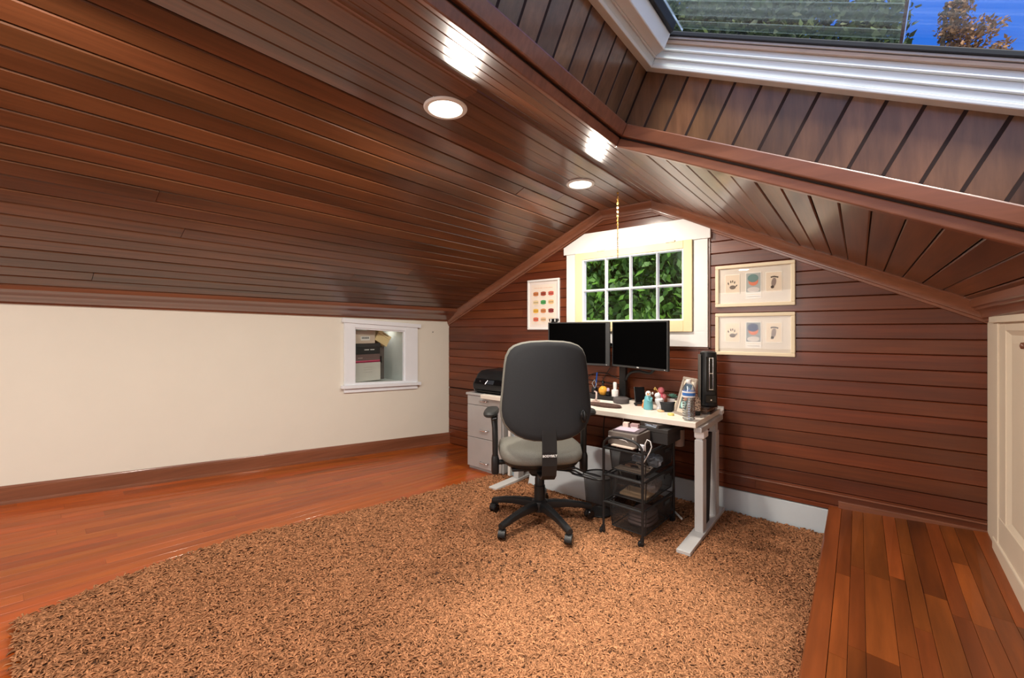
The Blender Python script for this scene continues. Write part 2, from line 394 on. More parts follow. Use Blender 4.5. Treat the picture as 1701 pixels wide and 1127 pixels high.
MB().loft([[SP(.03, SY0+.03, h)-skyl, SP(SW-.03, SY0+.03, h)-skyl, SP(SW-.03, SY1-.03, h)-skyl, SP(.03, SY1-.03, h)-skyl] for h in (HF+.129, HF+.133)]).build('glass_pane', m_glass, sky)
tag(sky, kind='structure')

# ------------------------------------------------------------------ end wall (wall_back)
wallb = empty('wall_back', (0, D, 0), kind='structure')
def ceil_z(x):
    if x < XpL: return zLs+(ZT-zLs)*(x-XL)/(XpL-XL)
    if x > XpR: return ZT+sl*(x-XpR)
    return ZT
def x_range(z):
    if z <= zRs: b = XR+.01
    else: b = XpR+(z-ZT)/sl
    a = XL-.01 if z <= zLs else XL+(z-zLs)/(ZT-zLs)*(XpL-XL)
    return a, b
WX0, WX1, WZ0, WZ1 = -2.0, -.94, 1.27, 2.02
LOWZ = .168
# backing pieces round the window opening
for (a, b, z0, z1) in [(XL-.02, WX0, -.1, 2.45), (WX1, XR+.3, -.1, 2.45), (WX0, WX1, -.1, WZ0), (WX0, WX1, WZ1, 2.45)]:
    MB().box(a, b, .016, .12, z0, z1).build('backing', m_back, wallb)
random.seed(21)
z = HS-.012; BS = .0876
rows = []
z = .205-BS*1
zz = 1.343
while zz-BS > .16: zz -= BS
z = zz-BS
row = 0
while z < ZT:
    z0 = max(z, LOWZ+.004); z1 = min(z+BS, ZT+.02); 
    if z1-z0 < .02: z += BS; continue
    a, b = x_range(min(z1, ZT-.001)-.03); a -= .02
    a = max(a, XL); b = min(b, XR)
    segs = [(a, b)]
    if z1 > WZ0+.0 and z0 < WZ1: segs = [(a, WX0-.0), (WX1+.0, b)]
    out = []
    for (p, q) in segs:
        if z1 <= WZ0 and z1 > .66: # stepped boards under the window, joint just left of the heater
            out += [(p, -.93, .010), (-.93, q, 0)]
        elif q-p > 1.5 and random.random() < .6:
            c = random.uniform(p+.5, q-.4); out += [(p, c, 0), (c, q, 0)]
        else: out.append((p, q, 0))
    for (p, q, dz) in out:
        if q-p < .03: continue
        zz0 = z0+dz; zz1 = z1+dz
        if dz and row == 0: dz = 0
        d = random.uniform(-.0012, .0012)
        board('siding_board', (p+.0006, d, zz0), (q-.0006, d, zz0), (0, 0, 1), zz1-zz0, (0, -1, 0), m_side, wallb, t=.018, ch=.0035, gap=.003)
    z += BS; row += 1
# siding continues to the floor at the left end, white lower panel to the right of it
LX = -2.52
zz = LOWZ+.004
while zz > 0:
    w = min(BS, zz)
    board('siding_board', (XL, 0, zz-w), (LX, 0, zz-w), (0, 0, 1), w, (0, -1, 0), m_side, wallb, t=.018, ch=.0035, gap=.003)
    zz -= BS
MB().box(LX+.002, XS-.036, -.004, .02, -.02, LOWZ).build('lower_panel', m_lowwall, wallb, bev=.002)
MB().box(-.10, XR, -.016, .0, HS+.0, HS+.045).build('base_strip', m_trimx, wallb, bev=.003)
MB().box(-.9, XR, -.010, .0, HS+.075, HS+.083).build('base_strip', m_trimx, wallb, bev=.002)

# rake moulding along the gable (profile: w = inward from ceiling, d = out of the wall)
path = [(XL, zLs), (XpL, ZT), (XpR, ZT), (XR, zRs)]
def off_path(w):
    out = []
    ns = []
    for i in range(3):
        dx = path[i+1][0]-path[i][0]; dz = path[i+1][1]-path[i][1]; L = math.hypot(dx, dz); ns.append((dz/L, -dx/L, dx/L, dz/L))
    for i, (px, pz) in enumerate(path):
        if i == 0: n = ns[0]; k = w/abs(n[1]); out.append((px, pz-k))
        elif i == 3: n = ns[2]; k = w/abs(n[1]); out.append((px, pz-k))
        else:
            a, b = ns[i-1], ns[i]; mx, mz = a[0]+b[0], a[1]+b[1]; L2 = mx*mx+mz*mz; out.append((px+2*w*mx/L2, pz+2*w*mz/L2))
    return out
prof = [(-.004, 0), (-.004, .056), (.010, .058), (.016, .050), (.024, .046), (.040, .030), (.058, .022), (.070, .021), (.073, .012), (.086, .010), (.088, 0)]
paths = [off_path(w) for w, d in prof]
for i in range(3):
    mb = MB(); mb.loft([[Vector((paths[j][i+e][0], D-prof[j][1], paths[j][i+e][1])) for j in range(len(prof))] for e in (0, 1)])
    mb.build('trim_%d' % (i+1), m_trimx, smooth='auto', kind='structure')
# left crown
mb = MB()
def crownL(y):
    z0 = 1.408+.015*(D-max(y, -1.04))
    c0 = (XL, z0); c1 = (-3.482, 1.547)
    pr = [(0, 0), (.014, 0), (.018, .012), (.036, .018), (.070, .036), (.105, .060), (.124, .066), (.134, .080), (.160, .092), (.188, .108), (.2, .139), (.2, .17), (0, .11)]
    f = (1.547-z0)/.139
    return [Vector((XL+a, y, z0+b*(f if b < .15 else 1))) for a, b in pr]
mb.loft([crownL(y) for y in (YB, -1.04, D)]); mb.build('trim_4', m_trimy, smooth='auto', kind='structure')
# right crown
mb = MB()
def crownR(y):
    pr = [(0, 0), (.010, .0), (.012, .012), (.022, .020), (.026, .040), (.036, .056), (.050, .062), (.054, .074), (.066, .078), (.070, .095), (.07, .13), (0, .12)]
    zb = 1.353+.022*max(0, min(1, (D-y)/.75))
    return [Vector((XR-a, y, zb+b*((1.47-zb)/.117 if b < .1 else 1))) for a, b in pr]
mb.loft([crownR(y) for y in (YB, D-.75, D)]); mb.build('trim_5', m_trimy, smooth='auto', kind='structure')

# ------------------------------------------------------------------ window_1 in the gable
w1 = empty('window_1', (-1.47, D, WZ0), kind='structure'); wo1 = Vector(w1.location)
def W(mb): mb.v = [tuple(Vector(p)-wo1) for p in mb.v]; return mb
W(MB().prism([(-2.10, 1.992), (-2.10, 2.058), (-1.885, 2.160), (-1.035, 2.153), (-.842, 2.052), (-.842, 1.985)], D-.032, D)).build('header', m_white, w1, bev=.002)
W(MB().box(-2.075, -1.982, D-.024, D, 1.30, 1.992)).build('side_casing', m_white, w1, bev=.002)
W(MB().box(-.962, -.862, D-.024, D, 1.30, 1.985)).build('side_casing', m_white, w1, bev=.002)
W(MB().box(-2.075, -.862, D-.024, D, 1.183, 1.30)).build('bottom_casing', m_white, w1, bev=.002)
W(MB().box(-2.085, -.848, D-.010, D, 1.166, 1.183)).build('bottom_bead', m_trimx, w1, bev=.002)  # stained wood bead below the bottom casing
W(MB().box(-.862, -.848, D-.010, D, 1.166, 1.985)).build('side_bead', m_trimx, w1, bev=.002)
# sash (pale yellow), slightly proud
SX0, SX1, SZ0, SZ1 = -1.976, -.968, 1.296, 1.990; GX0, GX1, GZ0, GZ1 = -1.905, -1.032, 1.382, 1.930
for (a, b, c, d) in [(SX0, GX0, SZ0, SZ1), (GX1, SX1, SZ0, SZ1)]:
    W(MB().box(a, b, D-.040, D+.01, c, d)).build('sash_stile', m_yel, w1, bev=.003)
for (c, d) in [(SZ0, GZ0), (GZ1, SZ1)]:
    W(MB().box(GX0, GX1, D-.040, D+.01, c, d)).build('sash_rail', m_yel, w1, bev=.003)
for (a, b, c, d) in [(GX0, GX0+.012, GZ0, GZ1), (GX1-.012, GX1, GZ0, GZ1)]:
    W(MB().box(a, b, D-.034, D+.02, c, d)).build('glazing_bead', m_white, w1, bev=.002)
for (c, d) in [(GZ0, GZ0+.012), (GZ1-.012, GZ1)]:
    W(MB().box(GX0+.012, GX1-.012, D-.034, D+.02, c, d)).build('glazing_bead', m_white, w1, bev=.002)
for xm in (-1.682, -1.462, -1.238):
    W(MB().prism([(xm-.012, D), (xm-.005, D-.030), (xm+.005, D-.030), (xm+.012, D)], GZ0+.01, GZ1-.01, 'z')).build('muntin', m_white, w1, bev=.002)
zm = 1.655
W(MB().prism([(D, zm-.012), (D-.029, zm-.005), (D-.029, zm+.005), (D, zm+.012)], GX0+.01, GX1-.01, 'x')).build('muntin', m_white, w1, bev=.002)
gx = [GX0+.01, -1.682, -1.462, -1.238, GX1-.01]; gz = [GZ0+.01, zm, GZ1-.01]
for i in range(4):
    for j in range(2):
        W(MB().box(gx[i]+.0115, gx[i+1]-.0115, D-.006, D-.003, gz[j]+.0115, gz[j+1]-.0115)).build('glass_pane', m_glass, w1)
for xx in (-1.72, -1.13):
    W(MB().box(xx-.035, xx+.035, D-.045, D-.03, 1.985, 2.000)).build('hinge', m_creamtrim, w1, bev=.002)
# opening reveal
for (a, b, c, d) in [(WX0, WX0+.015, WZ0, WZ1), (WX1-.015, WX1, WZ0, WZ1), (WX0+.015, WX1-.015, WZ0, WZ0+.015), (WX0+.015, WX1-.015, WZ1-.015, WZ1)]:
    W(MB().box(a, b, D+.01, D+.13, c, d)).build('reveal', m_white, w1)

# ------------------------------------------------------------------ left wall, with storage niche window_2
NY0, NY1, NZ0, NZ1 = 2.155, 2.745, .79, 1.325
SH = .056
def wn2(x, y, z): return (x, y, z+SH*(2.48-y))
mb = MB()
def quadwall(pts): 
    m = MB(); m.add([(XL, *p) for p in pts]+[(XL-.03, *p) for p in pts], [(0, 1, 2, 3), (7, 6, 5, 4), (0, 4, 5, 1), (1, 5, 6, 2), (2, 6, 7, 3), (3, 7, 4, 0)]); return m
def hz(y, z): return z+SH*(2.48-y)
for pts in [[(YB, -.1), (NY0, -.1), (NY0, 1.7), (YB, 1.7)], [(NY1, -.1), (D+.05, -.1), (D+.05, 1.6), (NY1, 1.6)],
            [(NY0, -.1), (NY1, -.1), (NY1, hz(NY1, NZ0)), (NY0, hz(NY0, NZ0))], [(NY0, hz(NY0, NZ1)), (NY1, hz(NY1, NZ1)), (NY1, 1.6), (NY0, 1.6)]]:
    k = quadwall(pts); mb.add(k.v, k.f)
wl_ = mb.build('wall_left', m_cream, kind='structure')
MB().tube([(XL-.01, 3.12, 1.285), (XL+.001, 3.12, 1.285)], .006, 10).build('screw_hole', m_black, wl_)
w2 = empty('window_2', (XL, 2.48, .72), kind='structure'); w2o = Vector(w2.location)
def B2(name, m, x0, x1, y0, y1, z0, z1, bev=.002, par=None):
    k = MB().box(x0, x1, y0, y1, z0, z1); k.v = [tuple(Vector(wn2(*p))-w2o) for p in k.v]; return k.build(name, m, par or w2, bev=bev)
B2('header', m_white2, XL, XL+.030, 2.040, 2.935, 1.355, 1.395)
B2('side_casing', m_white2, XL, XL+.020, 2.060, NY0+.01, .775, 1.355)
B2('side_casing', m_white2, XL, XL+.020, NY1-.01, 2.895, .775, 1.355)
B2('top_casing', m_white2, XL, XL+.018, NY0+.01, NY1-.01, NZ1-.012, 1.355)
B2('sill', m_white2, XL, XL+.042, 2.030, 2.925, .745, .775)
B2('apron', m_white2, XL, XL+.018, 2.060, 2.895, .705, .745)
B2('bottom_casing', m_white2, XL, XL+.020, NY0+.01, NY1-.01, .775, .795)
for a, b in [(NY0, NY0+.022), (NY1-.022, NY1)]: B2('stop_bead', m_white2, XL-.02, XL+.008, a, b, .79, 1.325)
B2('stop_bead', m_white2, XL-.02, XL+.008, NY0+.022, NY1-.022, 1.30, 1.325)
B2('glass_pane', m_glass, XL-.012, XL-.008, NY0+.02, NY1-.02, .795, 1.305, bev=0)
m_niche = mat('niche_paint', srgb(206, 210, 208), rough=.7, noise=.12, nscale=(6, 6, 3))
ND = .46
B2('niche_side', m_niche, XL-ND, XL-.03, NY1, NY1+.02, .76, 1.40, 0)
B2('niche_side', m_niche, XL-ND, XL-.03, NY0-.17, NY0-.15, .76, 1.40, 0)
B2('niche_top', m_niche, XL-ND, XL-.03, NY0-.17, NY1+.02, 1.345, 1.36, 0)
B2('niche_floor', m_niche, XL-ND, XL-.03, NY0-.17, NY1+.02, .77, .79, 0)
B2('niche_back', m_niche, XL-ND-.02, XL-ND, NY0-.17, NY1+.02, .76, 1.40, 0)
area('niche_fill_light', (XL-.25, 2.655, 1.325), (0, R_(8), 0), .10, .3, (1, .97, .94))  # added light without a fixture, brightens the boxes in the niche
# baseboard left
mb = MB(); pr = [(0, -.02), (.020, -.02), (.021, .004), (.018, .020), (.016, .022), (.016, .100), (.013, .104), (.013, .112), (.006, .124), (0, .124)]
ys = [YB, -1.042]+[-1.042+i*(D+1.042)/8 for i in range(1, 9)]
mb.loft([[Vector((XL+a, y, b)) for a, b in pr] for y in ys])
mb.build('baseboard_left', m_trimy, warp=wleft, smooth='auto', kind='structure')

# ------------------------------------------------------------------ right wall and its door
MB().box(XR+.02, XR+.08, YB, D+.05, -.1, 1.7).build('wall_right', m_cream, kind='structure')
d1 = empty('door_1', (XR, 2.5, HS), kind='structure'); d1o = Vector(d1.location)
def BD(name, m, x0, x1, y0, y1, z0, z1, bev=.003, par=None):
    k = MB().box(x0, x1, y0, y1, z0, z1); k.v = [tuple(Vector(wplat(*p) if p[2] < .3 else p)-d1o) for p in k.v]; return k.build(name, m, par or d1, bev=bev)
BD('corner_strip', m_creamtrim, XR, XR+.02, 3.185, D, HS-.05, 1.37)
BD('header', m_creamtrim, XR-.020, XR+.01, 1.2, 3.205, 1.345, 1.376)
BD('casing', m_creamtrim, XR-.008, XR+.01, 3.10, 3.185, HS-.05, 1.345)
BD('stile', m_creamtrim, XR-.002, XR+.02, 2.985, 3.10, HS-.05, 1.345)
BD('top_rail', m_creamtrim, XR-.002, XR+.02, 1.2, 2.985, 1.305, 1.345)
BD('bottom_rail', m_creamtrim, XR-.004, XR+.02, 1.2, 3.10, HS-.05, .40)
BD('toe_moulding', m_creamtrim, XR-.012, XR+.01, 1.2, 3.185, HS-.05, HS+.06, bev=.006)
# recessed panel with a moulded edge
def panel_ring(y0, y1, z0, z1, ys_, zs_, x0, x1):
    m = MB(); a = [(x0, y1, z1), (x0, y0, z1), (x0, y0, z0), (x0, y1, z0)]; b = [(x1, y1-ys_, z1-zs_), (x1, y0+ys_, z1-zs_), (x1, y0+ys_, z0+zs_), (x1, y1-ys_, z0+zs_)]
    m.add([Vector(p)-d1o for p in a+b], [(0, 1, 5, 4), (1, 2, 6, 5), (2, 3, 7, 6), (3, 0, 4, 7)]); return m
panel_ring(1.25, 2.985, .40, 1.305, .03, .02, XR+.001, XR+.012).build('panel_moulding', m_creamtrim, d1)
panel_ring(1.28, 2.955, .42, 1.285, .06, .04, XR+.012, XR+.006).build('panel_moulding', m_creamtrim, d1)
BD('door_panel', m_creamtrim, XR+.006, XR+.02, 1.30, 2.90, .44, 1.25, 0)
k = MB().lathe([(.012, 0), (.008, .008), (.014, .016), (.013, .024), (.004, .027)], n=14, M=Matrix.Translation(Vector((XR+.006, 2.66, 1.245))-d1o) @ Matrix.Rotation(R_(-90), 4, 'Y'))
k.build('knob', m_trimx, d1, smooth=True)
# wall behind the camera
MB().box(XL-.1, XR+.1, YB-.06, YB, -.2, 2.5).build('wall_front', m_cream, kind='structure')

# ------------------------------------------------------------------ recessed lights
for i, (x, y) in enumerate(LAMPS[:3]):
    t = empty('recessed_light', (x, y, ZT-.009), 0, ['round recessed ceiling light nearest the camera, glowing warm, high above the rug', 'round recessed ceiling light glowing near the gable window', 'round recessed ceiling light above and behind the camera'][i], 'ceiling light', 'recessed lights in the flat of the ceiling')
    MB().lathe([(.098, .002), (.100, -.004), (.094, -.010), (.078, -.010), (.074, -.004), (.074, .0)], n=40).build('trim_ring', m_white, t, smooth='auto')
    MB().lathe([(.074, .0), (.074, -.003), (.05, -.006), (.01, -.007)], n=32).build('lens', m_emit, t, smooth=True)

# hanging pull chain
t = empty('pull_chain', (-1.393, 2.955, ZT-.009), 0, 'thin brass chain hanging from the ceiling in front of the gable window', 'chain')
MB().lathe([(.008, 0), (.009, -.004), (.004, -.010), (.001, -.012)], n=12).build('hook_plate', m_brass, t)
mb = MB(); z = -.012; i = 0
while z > -.455:
    a = Matrix.Translation((0, 0, z-.009)) @ Matrix.Rotation(R_(90*(i % 2)), 4, 'Z')
    pts = [a @ Vector((.0048*math.cos(q), 0, .010*math.sin(q))) for q in [2*math.pi*k/8 for k in range(9)]]
    mb.tube(pts, .0017, 5); z -= .0155; i += 1
mb.build('links', m_brass, t, kind='stuff')
MB().tube([(0, 0, -.46), (0, 0, -.49)], [.003, .0035], 8).build('end_weight', m_brass, t)

# ------------------------------------------------------------------ rug
RP = [(-2.54, .06), (-2.63, .40), (-2.69, .90), (-2.62, 1.35), (-2.56, 1.75), (-2.49, 2.55), (-2.45, 3.28), (-.158, 3.325), (-.158, .02)]   # outline, clockwise
rug = tag(None or empty('rug', (-1.5, 1.5, 0)), 'thick brown shaggy rug covering the wood floor', 'rug')
def inpoly(X, Y, P):
    ins = np.zeros(X.shape, bool); n = len(P)
    for i in range(n):
        x1, y1 = P[i]; x2, y2 = P[(i+1) % n]
        c = ((y1 > Y) != (y2 > Y)) & (X < (x2-x1)*(Y-y1)/(y2-y1+1e-12)+x1); ins ^= c
    return ins
def twn(X, Y):
    a = np.clip((XS-X)/3.568, 0, 1); return .1043*np.clip(D-Y, 0, 4.4)*a*a
RO = np.array([-1.5, 1.5, 0])
# backing: fine strips following the floor
mb = MB(); ny = 14
def edge_x(y, side):
    xs_ = []
    n = len(RP)
    for i in range(n):
        (x1, y1), (x2, y2) = RP[i], RP[(i+1) % n]
        if (y1-y)*(y2-y) <= 0 and y1 != y2: xs_.append(x1+(x2-x1)*(y-y1)/(y2-y1))
    return (min(xs_) if side == 0 else max(xs_))
ys = [.09+(3.27-.09)*i/ny for i in range(ny+1)]
top = []
for y in ys:
    a, b = edge_x(y, 0)+.02, edge_x(y, 1)-.01
    top.append([(a+(b-a)*i/14, y) for i in range(15)])
V = [Vector((px-RO[0], py-RO[1], tw(px, py)+z_)) for z_ in (.016, .002) for r in top for px, py in r]
F = []
N = 15*(ny+1)
for j in range(ny):
    for i in range(14):
        a = j*15+i; F += [(a, a+1, a+16, a+15), (N+a, N+a+15, N+a+16, N+a+1)]
for j in range(ny):
    for i in (0, 14):
        a = j*15+i; F.append((a, a+15, N+a+15, N+a))
for i in range(14):
    for j in (0, ny):
        a = j*15+i; F.append((a, a+1, N+a+1, N+a))
mb.add(V, F); mb.build('backing', m_rugb, rug)
rng = np.random.default_rng(5)
def pile(n, ln, rad, zone):
    X = rng.uniform(-2.72, -.15, n); Y = rng.uniform(.0, 3.34, n)
    zc = -X*.6318+Y*.7751
    keep = inpoly(X, Y, RP) & zone(zc) & (zc > 1.25)
    return X[keep], Y[keep]
allv = []; allf = []; tint = []; off = 0
for (n, ln, rad, lo, hi) in [(190000, .027, .0033, 0, 2.1), (130000, .026, .0040, 2.1, 2.9), (80000, .026, .0052, 2.9, 9)]:
    X, Y = pile(n, ln, rad, lambda zc: (zc >= lo) & (zc < hi)); m = len(X)
    ang = rng.uniform(0, 2*np.pi, m); lean = rng.uniform(.35, 1.25, m); L = ln*rng.uniform(.7, 1.35, m)
    dx, dy = np.cos(ang), np.sin(ang)
    Z0 = twn(X, Y)+.012
    # 3 rings of 3 + tip
    cl = rng.normal(0, .9, m)
    seg = []
    px, py, pz = X-RO[0], Y-RO[1], Z0
    rings = []
    for k_, (fr, el) in enumerate([(0, 1.2), (.4, .95), (.4, .45), (.28, -.1)]):
        el_ = el-lean*.45*(k_ > 0)
        ca = ang+cl*k_*.5
        px = px+np.cos(ca)*np.cos(el_)*L*fr; py = py+np.sin(ca)*np.cos(el_)*L*fr; pz = pz+np.sin(el_)*L*fr
        pz = np.maximum(pz, Z0+.002)
        r = rad*[.8, 1.15, 1.1, .35][k_]*rng.uniform(.8, 1.2, m)
        ring = []
        for q in range(3):
            t_ = 2*np.pi*q/3+.5
            sx_, sz_ = np.cos(t_), np.sin(t_)
            ring.append(np.stack([px-np.sin(ca)*sx_*r, py+np.cos(ca)*sx_*r, pz+sz_*r], 1))
        rings.append(np.stack(ring, 1))
    vv = np.stack(rings, 1)            # m,4,3,3
    allv.append(vv.reshape(-1, 3))
    fb = []
    for j in range(3):
        for q in range(3):
            fb.append([j*3+q, j*3+(q+1) % 3, (j+1)*3+(q+1) % 3, (j+1)*3+q])
    fb = np.array(fb); allf.append((fb[None]+(np.arange(m)*12)[:, None, None]+off).reshape(-1, 4)); off += m*12
    # colour clumps + strand variation
    cx = .5+.5*np.sin(X*7.3+np.sin(Y*5)*2)*np.sin(Y*6.1+X*3)
    tv = np.clip(rng.normal(.52, .22, m)+.12*(cx-.5), 0, 1)
    tint.append(np.repeat(tv[:, None], 12, 1)*np.tile(np.repeat([.1, .6, 1., 1.], 3), (m, 1)))  # strands darken to the root, painting the depth shade of the pile
allv = np.concatenate(allv); allf = np.concatenate(allf); tint = np.concatenate([t_.reshape(-1) for t_ in tint])
me = bpy.data.meshes.new('pile'); me.vertices.add(len(allv)); me.vertices.foreach_set('co', allv.astype(np.float32).ravel())
me.loops.add(allf.size); me.loops.foreach_set('vertex_index', allf.astype(np.int32).ravel())
me.polygons.add(len(allf)); me.polygons.foreach_set('loop_start', np.arange(0, allf.size, 4, dtype=np.int32)); me.polygons.foreach_set('loop_total', np.full(len(allf), 4, np.int32))
me.update(); me.validate()
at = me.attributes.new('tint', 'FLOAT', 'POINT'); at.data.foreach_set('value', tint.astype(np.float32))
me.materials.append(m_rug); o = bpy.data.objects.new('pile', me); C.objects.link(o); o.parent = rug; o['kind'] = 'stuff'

# ================================================================== OBJECTS
def FP(rx, ry): return RFL+tw(rx, ry)
RFL = .030      # height of the pressed-down pile above the floor
T_DESK = .740
# ------------------------------------------------------------------ desk
dk = empty('standing_desk', (-1.55, 3.03, FP(-1.5, 3.0)-.004), 0, 'long white standing desk with grey metal legs under the gable window', 'desk')
do = Vector(dk.location)
def L_(mb, o): mb.v = [tuple(Vector(p)-o) for p in mb.v]; return mb
L_(MB().prism([(-2.585, 2.73), (-.775, 2.73), (-.775, 3.335), (-2.385, 3.335), (-2.385, 2.785), (-2.585, 2.785)], T_DESK-.034, T_DESK, 'z'), do).build('desktop', m_desk, dk, bev=.003)
for xs_, xf in ((-.775, 1), (-2.235, -1)):
    fz = FP(xs_, 2.8)
    L_(MB().prism([(xs_-.042, 2.50), (xs_+.036, 2.50), (xs_+.038, 3.30), (xs_-.038, 3.30)], fz-.006, fz+.016, 'z'), do).build('foot', m_metal, dk, bev=.003)
    for yc, hw in ((2.832, .026), (3.145, .026)):
        L_(MB().box(xs_-.026, xs_+.026, yc-hw-.012, yc+hw+.012, fz+.014, .62), do).build('leg', m_metal, dk, bev=.004)
        L_(MB().box(xs_-.020, xs_+.020, yc-hw-.004, yc+hw+.004, .61, .685), do).build('leg_tube', m_metal, dk, bev=.003)
    L_(MB().box(xs_-.024, xs_+.024, 2.77, 3.30, .672, .705), do).build('top_bracket', m_metal, dk, bev=.004)
    L_(MB().box(xs_-.030, xs_+.030, 2.80, 2.90, .63, .673), do).build('leg_collar', m_white, dk, bev=.006)
    for yy in (2.52, 3.28): L_(MB().lathe([(.012, -.022), (.012, -.006)], (xs_, yy, fz), 12), do).build('levelling_foot', m_black, dk)
L_(MB().box(-2.21, -.80, 3.10, 3.14, .67, .70), do).build('cross_beam', m_metal, dk, bev=.003)
L_(MB().prism([(3.30, T_DESK-.04), (3.350, T_DESK-.03), (3.352, T_DESK+.015), (3.335, T_DESK+.018), (3.337, T_DESK), (3.30, T_DESK-.012)], -.800, -.755, 'x'), do).build('corner_bracket', m_white, dk, bev=.002)

# white board leaning under the desk
t = empty('white_board', (-1.78, 2.87, FP(-1.8, 2.85)-.006), rz=R_(0), label='plain white board standing under the desk between the chair and the wire bin', cat='board')
MB().add([(-.34, -.06, 0), (.42, -.06, 0), (.42, .06, .375), (-.34, .06, .375), (-.34, -.05, 0), (.42, -.05, 0), (.42, .07, .375), (-.34, .07, .375)],
         [(0, 1, 2, 3), (7, 6, 5, 4), (0, 4, 5, 1), (1, 5, 6, 2), (2, 6, 7, 3), (3, 7, 4, 0)]).build('panel', m_lowwall, t, bev=.001)

# ------------------------------------------------------------------ filing cabinet
cx0, cx1, cy0, cy1 = -2.829, -2.392, 2.80, 3.30; cz = tw(-2.6, 2.8)-.002
fc = empty('filing_cabinet', ((cx0+cx1)/2, cy0, cz), 0, 'grey metal filing cabinet with three drawers at the left end of the desk', 'cabinet')
fo = Vector(fc.location); top = .732
L_(MB().box(cx0, cx1, cy0+.018, cy1, cz+.03, top-.022), fo).build('body', m_cab, fc, bev=.003)
L_(MB().box(cx0-.004, cx1+.002, cy0-.006, cy1, top-.022, top), fo).build('top', m_cab, fc, bev=.005)
L_(MB().box(cx0+.01, cx1-.01, cy0+.03, cy1-.01, cz, cz+.032), fo).build('plinth', m_cab, fc)
for za, zb, hz_ in ((top-.105, top-.026, top-.062), (top-.402, top-.109, top-.325), (cz+.034, top-.406, cz+.09)):
    L_(MB().box(cx0+.014, cx1-.014, cy0, cy0+.016, za, zb), fo)
    dr = L_(MB().box(cx0+.014, cx1-.014, cy0, cy0+.018, za, zb), fo).build('drawer', m_cab, fc, bev=.003)
    hx = -2.60
    L_(MB().tube([(hx-.048, cy0, hz_), (hx-.044, cy0-.020, hz_), (hx-.03, cy0-.025, hz_+.001), (hx+.03, cy0-.025, hz_+.001), (hx+.044, cy0-.020, hz_), (hx+.048, cy0, hz_)], .0062, 8), fo).build('handle', m_steel, dr, smooth=True)

# printer on the cabinet
pr = empty('printer', (-2.585, 3.03, .732), 0, 'squat black inkjet printer standing on the grey filing cabinet', 'printer')
body = [(-.205, -.195, .0), (.2, -.195, .0), (.2, .19, 0), (-.205, .19, 0)]
def rr(x0, x1, y0, y1, z, r=.03, n=5):
    pts = []
    for cxx, cyy, a0 in ((x1-r, y0+r, -90), (x1-r, y1-r, 0), (x0+r, y1-r, 90), (x0+r, y0+r, 180)):
        for k in range(n): a = R_(a0+90*k/(n-1)); pts.append(Vector((cxx+r*math.cos(a), cyy+r*math.sin(a), z)))
    return pts
MB().loft([rr(-.18, .18, -.17, .19, 0), rr(-.20, .20, -.20, .19, .035), rr(-.212, .212, -.195, .195, .075), rr(-.205, .205, -.17, .195, .125)]).build('body', m_black, pr, smooth='auto')
MB().loft([rr(-.20, .20, -.165, .19, .128), rr(-.195, .195, -.15, .19, .165), rr(-.175, .175, -.12, .18, .197), rr(-.14, .14, -.08, .16, .206)]).build('scanner_lid', m_black, pr, smooth='auto')
MB().box(-.15, .15, -.222, -.19, .018, .030).build('paper_tray', m_blackg, pr, bev=.003)
MB().add([(-.17, -.200, .085), (.17, -.200, .085), (.17, -.178, .125), (-.17, -.178, .125)], [(0, 1, 2, 3)]).build('control_panel', m_blackg, pr)
MB().add([(-.02, -.2012, .088), (.06, -.2012, .088), (.06, -.1802, .121), (-.02, -.1802, .121)], [(0, 1, 2, 3)]).build('display', colm(50, 55, 62, .15), pr)
MB().tube([(-.035, -.203, .085), (-.022, -.18, .122)], .003, 6).build('chrome_strip', m_steel, pr)
MB().lathe([(.006, 0), (.005, .003)], n=10, M=Matrix.Translation((-.11, -.192, .108)) @ Matrix.Rotation(R_(62), 4, 'X')).build('button', m_steel, pr)
MB().prism([(-.206, .0), (-.222, .05), (-.214, .1), (-.200, .03)], -.16, .15).build('side_trim', colm(190, 190, 188), pr)

# books and folders between the cabinet and the desk foot
bz = tw(-2.3, 2.9)+.012
for i, (lab, col, x0, th, h, y0, tilt) in enumerate([('white ring binder with a blue band leaning beside the filing cabinet', (235, 232, 226), -2.368, .026, .50, 2.845, 2), ('pale blue folder standing second from the filing cabinet', (150, 176, 190), -2.336, .012, .44, 2.87, 2), ('dark slate folder standing next to the left desk leg', (60, 66, 72), -2.315, .014, .41, 2.90, 3)]):
    t = empty(['ring_binder', 'folder', 'folder'][i], (x0, y0, bz), 0, lab, 'binder' if i == 0 else 'folder')
    t.rotation_euler.y = R_(tilt*.3)
    MB().box(0, th, 0, .26, 0, h).build('cover', colm(*col), t, bev=.002)
    if i == 0:
        MB().box(-.001, th+.001, -.002, .08, .10, .125).build('blue_band', colm(20, 120, 160), t)
        MB().box(.003, th-.003, .004, .258, h-.001, h+.001).build('pages', m_paper, t)
# paper bag with a tag
t = empty('paper_bag', (-2.07, 2.97, FP(-2, 2.9)-.004), R_(-20), 'beige paper bag with a hang tag under the desk behind the chair', 'bag')
MB().loft([[Vector(p) for p in [(-.06, -.03, 0), (.06, -.03, 0), (.06, .03, 0), (-.06, .03, 0)]], [Vector(p) for p in [(-.058, -.02, .2), (.058, -.022, .2), (.058, .02, .2), (-.058, .02, .2)]], [Vector(p) for p in [(-.056, -.006, .235), (.056, -.006, .235), (.056, .004, .235), (-.056, .004, .235)]]]).build('bag_body', colm(222, 200, 168, .8), t)
MB().box(.0, .05, -.034, -.032, .13, .225).build('hang_tag', colm(215, 215, 215, .6), t)
MB().tube([(.02, -.035, .17), (.03, -.036, .15), (.035, -.036, .17)], .003, 6).build('tag_mark', m_black, t)

